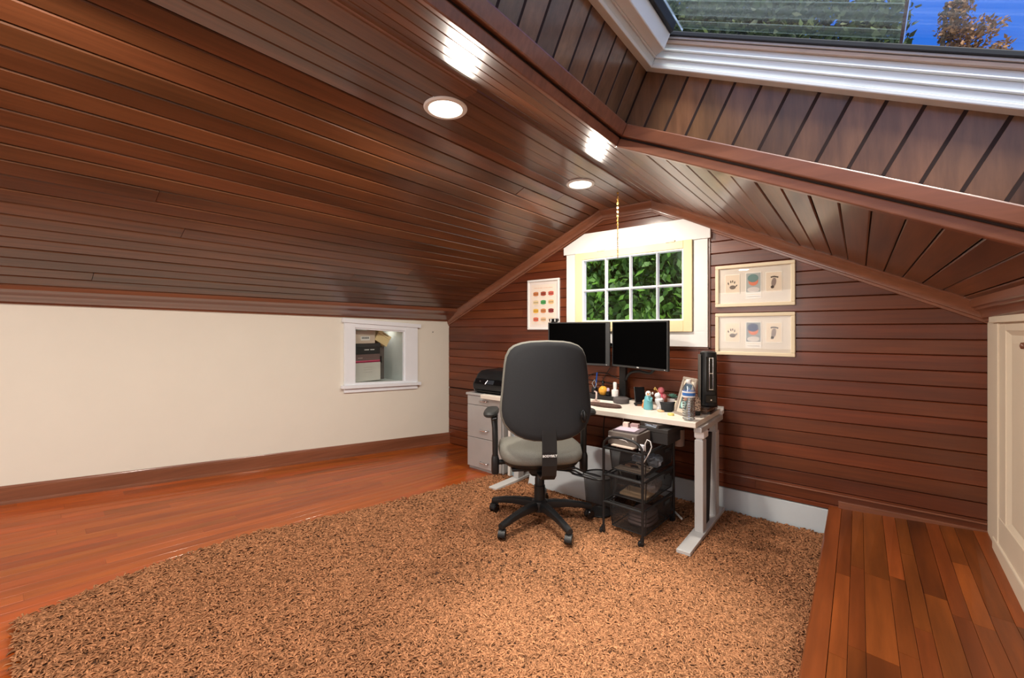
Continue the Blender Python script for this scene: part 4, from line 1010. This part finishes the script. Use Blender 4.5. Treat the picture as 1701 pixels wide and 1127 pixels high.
# leopard pouch
t = at_desk('leopard_pouch', -.842, 2.985, 'small upright leopard print pouch right behind the water bottle', 'pouch', rz=38)
mlp = bpy.data.materials.new('leopard_print'); mlp.use_nodes = True
n_ = mlp.node_tree.nodes; l_ = mlp.node_tree.links; vo = n_.new('ShaderNodeTexVoronoi'); vo.inputs['Scale'].default_value = 95
rp = n_.new('ShaderNodeValToRGB'); rp.color_ramp.interpolation = 'CONSTANT'; rp.color_ramp.elements[0].color = (*srgb(60, 40, 32), 1); rp.color_ramp.elements[1].position = .40; rp.color_ramp.elements[1].color = (*srgb(226, 206, 186), 1)
tc_ = n_.new('ShaderNodeTexCoord'); l_.new(tc_.outputs['Object'], vo.inputs[0]); l_.new(vo.outputs[0], rp.inputs[0]); l_.new(rp.outputs[0], n_['Principled BSDF'].inputs[0])
MB().loft([sup(0, 0, .024, .014, .02, 20, 2.4), sup(0, 0, .027, .017, .04, 20, 2.4), sup(0, 0, .027, .016, .09, 20, 2.4), sup(0, 0, .020, .010, .115, 20, 2.4), sup(0, 0, .008, .004, .122, 20, 2.4)]).build('printed_cover', mlp, t, smooth='auto')
MB().loft([sup(0, 0, .022, .014, .0, 20, 2.4), sup(0, 0, .0265, .0175, .008, 20, 2.4), sup(0, 0, .0265, .0175, .03, 20, 2.4)]).build('black_base', m_black, t, smooth='auto')

# hanging pen cup under the desk
t = empty('hanging_cup', (-.945, 2.93, .706), 0, 'brown cup holding scissors hung under the right side of the desk', 'cup')
MB().lathe([(.034, -.175), (.040, -.172), (.041, -.062), (.038, -.062), (.036, -.168), (.002, -.168)], n=26).build('cup', colm(140, 116, 102, .5), t, smooth='auto')
MB().box(-.004, .004, .036, .042, -.12, 0).build('hanger', m_black, t)
for xx in (-.012, .014): MB().tube([(xx, 0, -.10), (xx-.004, 0, -.05), (xx+.008, 0, -.043), (xx+.012, 0, -.052), (xx+.004, 0, -.062)], .004, 7).build('scissor_handle', m_white, t, smooth=True)

# ------------------------------------------------------------------ rolling cart with mesh drawers
ct = empty('rolling_cart', (-1.118, 2.437, FP(-1.1, 2.5)-.012), R_(-3.5), 'black metal rolling cart with three wire mesh drawers beside the chair', 'cart')
z0c = ct.location.z
hwc = .130
def Z(z): return z-z0c
arch = [(-hwc, 0, Z(.055)), (-hwc, 0, Z(.58))]+[(-hwc+hwc*(1-math.cos(R_(q))), 0, Z(.585)+.062*math.sin(R_(q))) for q in range(0, 181, 15)]+[(hwc, 0, Z(.58)), (hwc, 0, Z(.055))]
# front hoop: squarer shoulders
hoop = [(-hwc, 0, Z(.06)), (-hwc, 0, Z(.58)), (-hwc+.006, 0, Z(.605)), (-hwc+.025, 0, Z(.627)), (-hwc+.06, 0, Z(.642)), (0, 0, Z(.650)), (hwc-.06, 0, Z(.642)), (hwc-.025, 0, Z(.627)), (hwc-.006, 0, Z(.605)), (hwc, 0, Z(.58)), (hwc, 0, Z(.06))]
MB().tube(hoop, .0085, 8).build('front_hoop', m_black, ct, smooth='auto')
MB().tube([(x_, .46, z_) for x_, y_, z_ in hoop], .0085, 8).build('rear_hoop', m_black, ct, smooth='auto')
for zz in (.573, .402, .232):
    MB().tube([(-hwc, .0, Z(zz)), (hwc, .0, Z(zz))], .008, 8).build('front_rail', m_black, ct)
    for s_ in (-1, 1): MB().tube([(s_*hwc, .0, Z(zz)), (s_*hwc, .46, Z(zz))], .005, 6).build('side_rail', m_black, ct)
for s_ in (-1, 1):
    for y_ in (0, .46):
        cst = MB().lathe([(.018, -.008), (.020, -.004), (.020, .004), (.018, .008)], n=16, M=Matrix.Translation((s_*hwc-.01, y_, .020)) @ Matrix.Rotation(R_(90), 4, 'Y') @ Matrix.Rotation(R_(30), 4, 'X')).box(s_*hwc-.012, s_*hwc+.006, y_-.01, y_+.01, .022, .052).build('caster', m_black, ct, smooth='auto')
def mesh_drawer(zt, zb):
    d = MB(); x0, x1, y0, y1 = -.118, .128, .055, .46
    b = .012
    # walls as thin see-through wire cloth
    P0 = [(x0, y0), (x1, y0), (x1, y1), (x0, y1)]; P1 = [(x0+b, y0+b), (x1-b, y0+b), (x1-b, y1-b), (x0+b, y1-b)]
    vs = [(px, py, Z(zt)) for px, py in P0]+[(px, py, Z(zb)) for px, py in P1]
    d.add(vs, [(0, 1, 5, 4), (1, 2, 6, 5), (2, 3, 7, 6), (3, 0, 4, 7), (4, 5, 6, 7)])
    o = d.build('drawer', m_mesh, ct)
    MB().tube([(px, py, Z(zt)) for px, py in P0+[P0[0]]], .0045, 6).build('rim_wire', m_black, o)
    for a, c in zip(P0, P1): MB().tube([(a[0], a[1], Z(zt)), (c[0], c[1], Z(zb))], .0035, 6).build('corner_wire', m_black, o)
    MB().tube([(px, py, Z(zb)) for px, py in P1+[P1[0]]], .0035, 6).build('base_wire', m_black, o)
    # hand slot plate on the right side
    MB().box(x1-.003, x1+.001, y1-.14, y1-.06, Z(zt)-.045, Z(zt)-.022).build('hand_slot', m_blackg, o)
    return o
mesh_drawer(.560, .425); mesh_drawer(.392, .262); mesh_drawer(.222, .066)
cmw = ct.matrix_basis
def incart(name, x, y, z, label, cat, rz=0):
    p = cmw @ Vector((x, y, 0)); return empty(name, (p.x, p.y, z), R_(-3.5+rz), label, cat)
t = incart('cable_coil', .06, .17, .428, 'tangle of white charging cables in the top cart drawer', 'cable')
rnd = random.Random(4)
for k in range(4):
    r_ = .028+.008*k; MB().tube([(r_*math.cos(q)+rnd.uniform(-.004, .004), .7*r_*math.sin(q), .006+.006*k+.012*math.sin(q*1.5+k)) for q in [2*math.pi*j/14 for j in range(15)]], .0035, 6).build('loop', colm(222, 206, 190), t, smooth=True)
MB().box(-.13, -.09, -.01, .02, .0, .012).build('plug', colm(190, 140, 110), t, bev=.003)
MB().tube([(-.11, .0, .018), (-.05, -.015, .026), (.0, 0, .02)], .005, 6).build('cord', colm(190, 140, 110), t, smooth=True)
t = incart('plastic_bag', .035, .32, .428, 'crumpled clear plastic packaging in the top cart drawer', 'packaging')
m_bag = mat('clear_bag', srgb(190, 200, 215), rough=.15, alpha=.55, noise=.3, nscale=(40, 40, 40), bump=.8, spec=1)
bagm = MB()
for k in range(5):
    c_ = (rnd.uniform(-.08, .06), rnd.uniform(-.07, .08), .03); bagm.ell(c_, (.045, .05, .028), 10, 7)
bagm.v = [(x_+rnd.uniform(-.006, .006), y_+rnd.uniform(-.006, .006), max(0, z_+rnd.uniform(-.007, .007))) for x_, y_, z_ in bagm.v]
bagm.build('film', m_bag, t)
t = incart('envelope', -.03, .12, .427, 'pale envelope strip lying flat at the front of the top cart drawer', 'envelope')
MB().box(-.07, .13, -.04, .04, 0, .004).build('sheet', colm(222, 200, 178), t)
t = incart('paper_pad', .0, .16, .264, 'cream paper pad with a silver binder clip in the middle cart drawer', 'paper pad', 4)
MB().box(-.075, .10, -.06, .09, 0, .014).build('sheets', colm(226, 190, 150), t, bev=.002)
MB().tube([(-.03, -.03, .014), (-.036, -.03, .05), (-.026, -.03, .058), (-.018, -.03, .05), (-.022, -.03, .014)], .0018, 5).build('binder_clip', m_steel, t)
t = incart('craft_bag', .045, .30, .264, 'crumpled grey plastic pouch in the middle cart drawer', 'pouch')
bagm = MB()
for k in range(4): bagm.ell((rnd.uniform(-.04, .035), rnd.uniform(-.06, .06), .035), (.035, .05, .032), 10, 7)
bagm.v = [(x_+rnd.uniform(-.006, .006), y_+rnd.uniform(-.006, .006), max(0, z_+rnd.uniform(-.007, .007))) for x_, y_, z_ in bagm.v]
bagm.build('film', colm(190, 176, 170, .3), t)
t = incart('folded_cloth', .0, .24, .070, 'folded mauve grey cloth in the bottom cart drawer', 'cloth')
for k in range(3): MB().loft([sup(.02, 0, .075-.004*k, .10, .004+.024*k, 24, 3.5), sup(.02, 0, .080-.004*k, .105, .014+.024*k, 24, 3.5), sup(.02, 0, .075-.004*k, .10, .026+.024*k, 24, 3.5)]).build('fold', colm(128, 108, 106, .85), t, smooth='auto')
t = incart('cable_coil', .085, .36, .070, 'dark cable ring with a round charger in the bottom cart drawer', 'cable')
MB().tube([(.032*math.cos(q), .032*math.sin(q), .008) for q in [2*math.pi*j/16 for j in range(17)]], .004, 6).build('loop', m_black, t, smooth=True)
# on top of the cart
zt_ = .573+.009
t = incart('media_box', -.035, .16, zt_, 'grey electronics box with pale stripes on top of the cart', 'box')
MB().box(-.098, .098, -.10, .09, 0, .080).build('carton', colm(112, 104, 98, .5), t, bev=.002)
MB().add([(-.097, -.1008, .044), (.02, -.1008, .037), (.045, -.1008, .026), (.022, -.1008, .044), (-.097, -.1008, .052)], [(0, 1, 2, 3, 4)]).build('pale_stripe', m_white, t)
MB().box(.070, .077, -.1008, -.1, .035, .065).build('label_mark', m_white, t)
MB().box(-.06, .09, -.13, -.10, .0, .006).build('pale_flap', colm(240, 220, 205), t)
t = incart('magazine', -.04, .17, zt_+.0805, 'lilac-edged magazine lying on the grey box on the cart', 'magazine', 6)
MB().box(-.080, .09, -.08, .07, 0, .010).build('pages', colm(92, 82, 86, .5), t)
MB().box(-.07, .06, -.075, .02, .010, .0125).build('pale_cover', colm(206, 190, 206, .5), t)
t = incart('small_box', -.08, .20, zt_+.0905, 'tiny cream carton standing on the magazine under the desk', 'box', 10)
MB().box(-.018, .018, -.018, .018, 0, .030).build('carton', colm(222, 200, 186), t, bev=.001)
t = incart('small_box', -.02, .205, zt_+.0905, 'tiny mauve carton right of the cream one on the magazine', 'box', 10)
MB().box(-.026, .026, -.02, .02, 0, .028).build('carton', colm(170, 140, 140), t, bev=.001)
MB().box(-.02, .02, -.0206, -.02, .004, .010).build('label_mark', m_white, t)
t = incart('storage_box', .075, .385, zt_, 'black lidded storage box on the rear of the cart under the desk', 'box')
MB().box(-.095, .095, -.12, .14, 0, .075).build('box_body', colm(48, 46, 46, .5), t, bev=.003)
MB().box(-.098, .098, -.123, .143, .070, .096).build('lid', colm(54, 52, 51, .5), t, bev=.003)
t = incart('carton', .055, .335, zt_+.0965, 'flat black carton with small pale print lying on the black lidded box', 'box', -16)
MB().box(-.075, .075, -.055, .07, 0, .022).build('carton_body', colm(70, 62, 58, .5), t, bev=.002)
for k, (w0, w1) in enumerate([(-.03, .055), (-.02, .06), (-.035, .02), (.03, .065)]):
    MB().box(w0, w1, -.0558, -.055, .003+.0045*k, .0055+.0045*k).build('print_line', colm(200, 215, 235), t)
t = incart('charger', .105, .05, zt_, 'white charger with a looped cable on the front corner of the cart', 'charger', 0)
MB().box(-.02, .012, -.008, .012, 0, .035).build('adapter', colm(238, 238, 245), t, bev=.003)
MB().tube([(.02, 0, .0), (.018, 0, .045), (.03, 0, .072), (.05, 0, .065), (.058, 0, .035), (.048, 0, .005), (.03, 0, -.03), (.0, .01, -.08)], .0032, 8).build('cable', m_white, t, smooth=True)
# wire waste bin
t = empty('waste_bin', (-1.405, 2.685, FP(-1.40, 2.69)-.006), 0, 'black wire mesh waste bin between the chair and the cart', 'bin')
MB().loft([[Vector((r_*math.cos(2*math.pi*k/28), r_*math.sin(2*math.pi*k/28), z_)) for k in range(28)] for r_, z_ in ((.085, 0), (.108, .265))], cap=False).build('mesh_wall', m_mesh, t, smooth=True)
MB().lathe([(.002, 0), (.086, 0), (.088, .006), (.086, .008)], n=28).build('base_plate', m_black, t)
for r_, z_, q in ((.109, .266, .005), (.086, .008, .003)): MB().tube([(r_*math.cos(2*math.pi*k/28), r_*math.sin(2*math.pi*k/28), z_) for k in range(29)], q, 6).build('rim' if z_ > .1 else 'bottom_ring', m_black, t, smooth=True)
# slim folded panel between the right desk legs, and a dark bag behind
t = empty('folded_easel', (-.775, 2.985, FP(-.77, 3.0)+.012), 0, 'slim black folded panel standing between the two right desk legs', 'panel')
MB().loft([[Vector(p) for p in [(-.014, -.085, 0), (.006, -.085, 0), (.006, .03, 0), (-.014, .03, 0)]], [Vector(p) for p in [(-.012, -.08, .58), (.008, -.08, .58), (.008, .09, .58), (-.012, .09, .58)]]]).build('panel', m_blackf, t, bev=.002)
for y_ in (-.088, -.096): MB().box(-.012, .004, y_-.003, y_+.003, 0, .58).build('edge_slat', colm(110, 108, 106, .4), t)
t = empty('dark_bag', (-.93, 3.06, FP(-.9, 3.0)-.004), 0, 'soft black bag slumped on the rug behind the right desk leg', 'bag') if False else None

# ------------------------------------------------------------------ things on the walls
def wall_frame(name, x0, x1, z0, z1, fwid, mfr, mmat, label, dep=.022, group=None):
    t = empty(name, ((x0+x1)/2, D, z0), 0, label, 'picture frame', group); w_ = x1-x0; h_ = z1-z0
    def fb(a, b, c, d): MB().box(a, b, -dep, -.001, c, d).build('frame_rail', mfr, t, bev=.004)
    fb(-w_/2, w_/2, 0, fwid); fb(-w_/2, w_/2, h_-fwid, h_); fb(-w_/2, -w_/2+fwid, fwid, h_-fwid); fb(w_/2-fwid, w_/2, fwid, h_-fwid)
    MB().box(-w_/2+fwid, w_/2-fwid, -.010, -.002, fwid, h_-fwid).build('mat_board', mmat, t)
    return t, w_, h_
m_matb = colm(226, 218, 206, .8); m_ink = colm(120, 108, 100, .8); m_inkd = colm(76, 66, 60, .8)
for i, (z0, z1, lab, hat, bg) in enumerate([(1.474, 1.772, 'upper cream frame with baby photo, handprint and footprint, teal cap', (108, 140, 138), (170, 176, 174)), (1.131, 1.429, 'lower cream frame with baby photo, handprint and footprint, navy cap', (72, 84, 118), (150, 156, 160))]):
    t, w_, h_ = wall_frame('keepsake_frame', -.812, -.324, z0, z1, .024, colm(240, 226, 196, .45), m_matb, lab, group='framed baby keepsakes right of the window')
    def card(x_, wd, za, zb, m): return MB().box(x_-wd/2, x_+wd/2, -.012, -.010, za, zb).build('print_card', m, t)
    def dot(par, cx_, cz_, rx, rz, m, d=-.0128, rot_=0): 
        M = Matrix.Translation((cx_, d, cz_)) @ Matrix.Rotation(R_(90), 4, 'X') @ Matrix.Rotation(R_(rot_), 4, 'Z')
        return MB().lathe([(1, 0), (1, .0004), (.001, .0005)], n=18, M=M @ Matrix.Diagonal((rx, rz, 1, 1)))
    zc_ = h_/2+.012
    for x_ in (-.132, .122): card(x_, .098, zc_-.070, zc_+.070, colm(246, 240, 228, .8)); MB().box(x_-.045, x_+.045, -.0125, -.012, zc_-.065, zc_+.065).build('print_paper', colm(236, 220, 198, .8), t)
    card(.0, .098, zc_-.076, zc_+.074, colm(246, 242, 234, .8))
    MB().box(-.044, .044, -.0125, -.012, zc_-.064, zc_+.070).build('photo', colm(*bg, .5), t)
    card(.0, .098, zc_-.108, zc_-.080, colm(244, 240, 232, .8))
    MB().box(-.038, .038, -.0125, -.012, zc_-.095, zc_-.092).build('caption_line', colm(150, 148, 150, .8), t)
    hat_z = zc_+.030
    for mb_, m_, nm in [(dot(t, 0, hat_z-.018, .030, .030, 0, -.0130), colm(222, 130, 100, .6), 'photo_face'), (dot(t, -.002, hat_z+.004, .033, .028, 0, -.0134), colm(*hat, .6), 'photo_cap'), (dot(t, .0, zc_-.045, .038, .018, 0, -.0130), colm(214, 208, 204, .6), 'photo_blanket')]:
        mb_.build(nm, m_, t)
    # handprint
    hp = dot(t, -.130, zc_-.022, .020, .014, 0); hp.build('handprint_palm', m_ink, t)
    fg = MB()
    for k, (fx, fz, rr_) in enumerate([(-.158, .006, 12), (-.142, .018, 4), (-.130, .020, 0), (-.117, .012, -10), (-.106, -.012, -40)]):
        M_ = dot(t, fx, zc_+fz, .0035, .009, 0, rot_=rr_); fg.add(M_.v, M_.f)
    fg.build('handprint_fingers', m_inkd, t)
    fp = dot(t, .122, zc_-.002, .014, .030, 0, rot_=-8); fp.build('footprint_sole', colm(150, 132, 124, .8), t)
    dot(t, .114, zc_-.034, .010, .010, 0, -.0134).build('footprint_heel', m_inkd, t)
    fg = MB()
    for k in range(5):
        M_ = dot(t, .108+.009*k, zc_+.033+.003*math.sin(k), .0045, .0055, 0, -.0134); fg.add(M_.v, M_.f)
    fg.build('footprint_toes', m_inkd, t)
    MB().box(-w_/2+.024, w_/2-.024, -.0165, -.016, .024, h_-.024).build('glazing', m_pglass, t)
t, w_, h_ = wall_frame('macaron_poster', -2.527, -2.157, 1.312, 1.795, .020, m_white, colm(238, 228, 222, .8), 'tall white framed poster of twelve coloured macarons left of the window')
MB().box(-w_/2+.045, w_/2-.045, -.0105, -.010, .05, h_-.05).build('print', colm(244, 230, 216, .8), t)
MB().box(-w_/2+.02, w_/2-.02, -.0145, -.014, .02, h_-.02).build('glazing', m_pglass, t)
ttl = MB()
for (a, b) in ((-.105, -.075), (-.068, -.045), (-.038, -.012), (.004, .02), (.028, .05), (.058, .105)): ttl.box(a, b, -.0112, -.0105, h_-.085, h_-.080)
ttl.build('title_line', colm(232, 190, 160, .8), t)
cols = [[(206, 130, 80), (164, 74, 56), (206, 98, 84)], [(236, 214, 170), (84, 170, 96), (232, 194, 140)], [(240, 190, 80), (214, 140, 90), (150, 62, 60)], [(226, 120, 96), (236, 200, 160), (236, 214, 190)]]
for r_ in range(4):
    for c_ in range(3):
        x_ = -.088+.088*c_; z_ = h_-.138-.082*r_; col = cols[r_][c_]
        mk = MB()
        for dz_ in (-.0085, .0085):
            q = MB().lathe([(1, 0), (1, .0006), (.001, .001)], n=20, M=Matrix.Translation((x_, -.0106, z_+dz_)) @ Matrix.Rotation(R_(90), 4, 'X') @ Matrix.Diagonal((.032, .0125, 1, 1))); mk.add(q.v, q.f)
        o_ = mk.build('macaron_print', colm(*col, .8), t)
        MB().box(x_-.028, x_+.028, -.0122, -.0106, z_-.0035, z_+.0035).build('filling', colm(*[int(v*.72) for v in col], .8), o_)
        MB().box(x_-.02, x_+.02, -.0108, -.0105, z_-.032, z_-.030).build('caption_line', colm(205, 196, 190, .8), t)

# ------------------------------------------------------------------ boxes in the wall niche
nz = .790+.008
def nb(name, y0, y1, z0, z1, x, col, label, dep=.30, lid=None, lidcol=None):
    t = empty(name, (x, (y0+y1)/2, z0), 0, label, 'box'); hw = (y1-y0)/2; h = z1-z0
    MB().box(-dep, 0, -hw, hw, 0, h-(lid or 0)).build('box_body', colm(*col), t, bev=.002)
    if lid: MB().box(-dep-.003, .003, -hw-.003, hw+.003, h-lid, h).build('lid', colm(*(lidcol or col)), t, bev=.002)
    return t
t = nb('drawer_box', 2.235, 2.515, nz+.004, .985, -3.78, (206, 203, 198), 'pale grey drawer box, lowest in the wall niche stack')
for k in range(3): MB().box(.0, .0015, -.05, .05, .135-.024*k, .139-.024*k).build('vent_slot', colm(184, 180, 176), t)
t = nb('shoe_box', 2.238, 2.510, .9855, 1.068, -3.782, (112, 92, 92), 'mauve box with a magenta band above the pale grey drawer box')
MB().box(.0, .0015, -.136, .136, .0, .012).build('magenta_band', colm(150, 30, 70), t)
MB().box(.0, .0018, -.136, .136, .013, .020).build('pink_line', colm(226, 90, 130), t)
MB().box(.0, .0015, -.11, -.06, .045, .050).build('print_line', colm(200, 180, 178), t)
t = nb('shoe_box', 2.200, 2.515, 1.0685, 1.176, -3.786, (44, 46, 48), 'black shoe box with small white print in the wall niche', lid=.035, lidcol=(56, 58, 60))
for (a, b) in ((-.02, .03), (.045, .09)): MB().box(.0, .0015, a, b, .040, .048).build('print_line', colm(225, 225, 225), t)
t = nb('shoe_box', 2.195, 2.452, 1.1765, 1.304, -3.78, (216, 198, 184), 'blush pink shoe box with a barcode label, topmost of the niche stack', lid=.045, lidcol=(226, 208, 194))
MB().box(.0, .0015, -.03, .07, .030, .070).build('barcode_label', m_white, t)
for k in range(9): MB().box(.0015, .002, -.02+.009*k, -.016+.009*k+(.002 if k % 3 else 0), .045, .064).build('barcode_bar', m_black, t)
t = empty('shoe_box', (-3.78, 2.545, 1.222), 0, 'small cream box tipped on its corner beside the blush pink one', 'box')
M = Matrix.Rotation(R_(-29), 4, 'X')
MB().box(-.22, 0, -.079, .079, -.055, .025, M).build('box_body', colm(232, 208, 160), t, bev=.002)
MB().box(-.224, .003, -.082, .082, .026, .060, M).build('lid', colm(238, 214, 168), t, bev=.002)
MB().box(.003, .0045, -.03, .045, .042, .047, M).build('print_line', colm(110, 90, 70), t)
t = nb('storage_bin', 2.522, 2.60, nz+.002, 1.135, -3.84, (96, 90, 88), 'tall narrow grey-brown carton right of the niche stack', dep=.2)
MB().box(.0, .0015, -.02, .01, .17, .24).build('dark_label', m_black, t)

# ------------------------------------------------------------------ outside: trees and added reflection strips seen through the panes
def leaves(name, m, parent, centers, n, size, seed, flat=.5, droop=0, shade=0):
    rg = np.random.default_rng(seed); V = []; TT = []
    cidx = rg.integers(0, len(centers), n); c = np.array([x_[:3] for x_ in centers])[cidx]; rad = np.array([x_[3:6] for x_ in centers])[cidx]
    d = rg.normal(0, 1, (n, 3)); d /= np.linalg.norm(d, axis=1, keepdims=True); P_ = c+d*rad*(rg.uniform(.25, 1, (n, 1))**.5)
    u_ = rg.normal(0, 1, (n, 3)); u_[:, 2] -= droop; u_ /= np.linalg.norm(u_, axis=1, keepdims=True)
    w_ = np.cross(u_, rg.normal(0, 1, (n, 3))); w_ /= np.linalg.norm(w_, axis=1, keepdims=True)
    s_ = size*rg.uniform(.6, 1.3, (n, 1)); nn = np.cross(u_, w_)
    quad = np.stack([P_, P_+u_*s_*.35+w_*s_*.28+nn*s_*.05, P_+u_*s_, P_+u_*s_*.35-w_*s_*.28+nn*s_*.05], 1)
    me = bpy.data.meshes.new(name); me.vertices.add(n*4); me.vertices.foreach_set('co', quad.astype(np.float32).ravel())
    f = np.stack([np.arange(n)*4, np.arange(n)*4+1, np.arange(n)*4+2, np.arange(n)*4, np.arange(n)*4+2, np.arange(n)*4+3], 1).reshape(-1, 3)
    me.loops.add(f.size); me.loops.foreach_set('vertex_index', f.astype(np.int32).ravel()); me.polygons.add(len(f))
    me.polygons.foreach_set('loop_start', np.arange(0, f.size, 3, dtype=np.int32)); me.polygons.foreach_set('loop_total', np.full(len(f), 3, np.int32)); me.update(); me.validate()
    at_ = me.attributes.new('tint', 'FLOAT', 'POINT'); tv = np.clip(rg.normal(.45, .28, n), 0, 1); at_.data.foreach_set('value', np.repeat(tv, 4).astype(np.float32))
    me.materials.append(m); o = bpy.data.objects.new(name, me); C.objects.link(o); o.parent = parent; o['kind'] = 'stuff'; return o
t = empty('tree', (-3.6, 7.5, -3.0), 0, 'leafy bright green tree pressing close outside the gable window', 'tree')
MB().tube([(0, 0, 0), (.1, .1, 2.5), (.0, .2, 5.2)], [.16, .13, .06], 10).build('trunk', m_bark, t, smooth=True)
leaves('foliage', m_leafA, t, [(-1.6, .0, 4.2, 1.5, .8, 1.5), (0, -.3, 4.6, 1.5, .8, 1.5), (1.4, .2, 4.4, 1.4, .8, 1.5), (.5, .0, 3.2, 2.0, .8, 1.2), (-1.5, 0, 5.8, 1.4, .8, 1.2), (.8, 0, 5.9, 1.6, .8, 1.2), (2.6, .4, 4.6, 1.2, .8, 1.8), (.3, 1.2, 4.5, 3.0, .5, 2.0)], 44000, .17, 3, droop=1.2)
t = empty('tree', (-3.0, 10.6, -3.0), 0, 'tall dark green tree behind the left half of the skylight', 'tree')
MB().tube([(0, 0, 0), (.2, 0, 6), (.6, 0, 12)], [.3, .22, .08], 10).build('trunk', m_bark, t, smooth=True)
leaves('foliage', m_leafB, t, [(-1.5, -1.0, 10.0, 2.0, 1.4, 2.0), (.6, -.6, 9.6, 1.9, 1.4, 2.2), (2.4, -.2, 10.2, 1.4, 1.3, 2.2), (.6, 0, 12.5, 2.6, 1.5, 1.6), (3.1, -.2, 11.9, .8, .8, .8)], 46000, .16, 9)
t = empty('tree', (1.2, 11.6, -3.0), 0, 'slender brown-leaved tree tip against blue sky in the skylight', 'tree')
MB().tube([(-.3, .2, 0), (-.2, .1, 6), (.1, 0, 10.6)], [.18, .12, .02], 8).build('trunk', m_bark, t, smooth=True)
bm_ = MB(); tips = []
rnd = random.Random(11)
for k in range(15):
    z_ = 8.6+.13*k; a_ = rnd.uniform(-.5, .6); L = rnd.uniform(.5, 1.25)*(1-.035*k)
    p0 = Vector((-.1+.1*(z_-6)/4.6, .05, z_)); p1 = p0+Vector((L*math.cos(a_), L*.3*math.sin(a_*3), L*.45)); bm_.tube([p0, p0.lerp(p1, .5)+Vector((0, 0, .05)), p1], [.02, .012, .004], 5)
    for q in range(4): pp = p0.lerp(p1, .35+.2*q); tips.append((pp.x, pp.y, pp.z+.03, .16, .14, .13))
bm_.build('branches', m_bark, t)
leaves('foliage', m_leafC, t, tips, 2600, .085, 15)

# added strips above the glass, imitating pale reflected bands in the pane
refl = empty('reflection_strips', tuple(SP(.3, 1.9, .62)), 0, 'added pale strips imitating a reflection in the skylight glass', 'reflection_strips'); ao = Vector(refl.location)
m_refl = mat('reflection_sheer', srgb(176, 196, 186), rough=.8, alpha=.24, noise=.15, nscale=(6, 60, 60))
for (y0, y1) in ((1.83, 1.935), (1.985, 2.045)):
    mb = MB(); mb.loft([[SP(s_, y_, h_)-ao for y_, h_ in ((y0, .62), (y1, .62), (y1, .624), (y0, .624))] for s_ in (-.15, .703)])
    mb.build('strip', m_refl, refl)
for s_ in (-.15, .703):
    MB().loft([[SP(s_+a, y_, h_)-ao for a, h_ in ((-.005, .61), (.005, .61), (.005, .619), (-.005, .619))] for y_ in (.3, 2.05)]).build('side_wire', m_steel, refl)  # added wires along the ends of the reflection strips
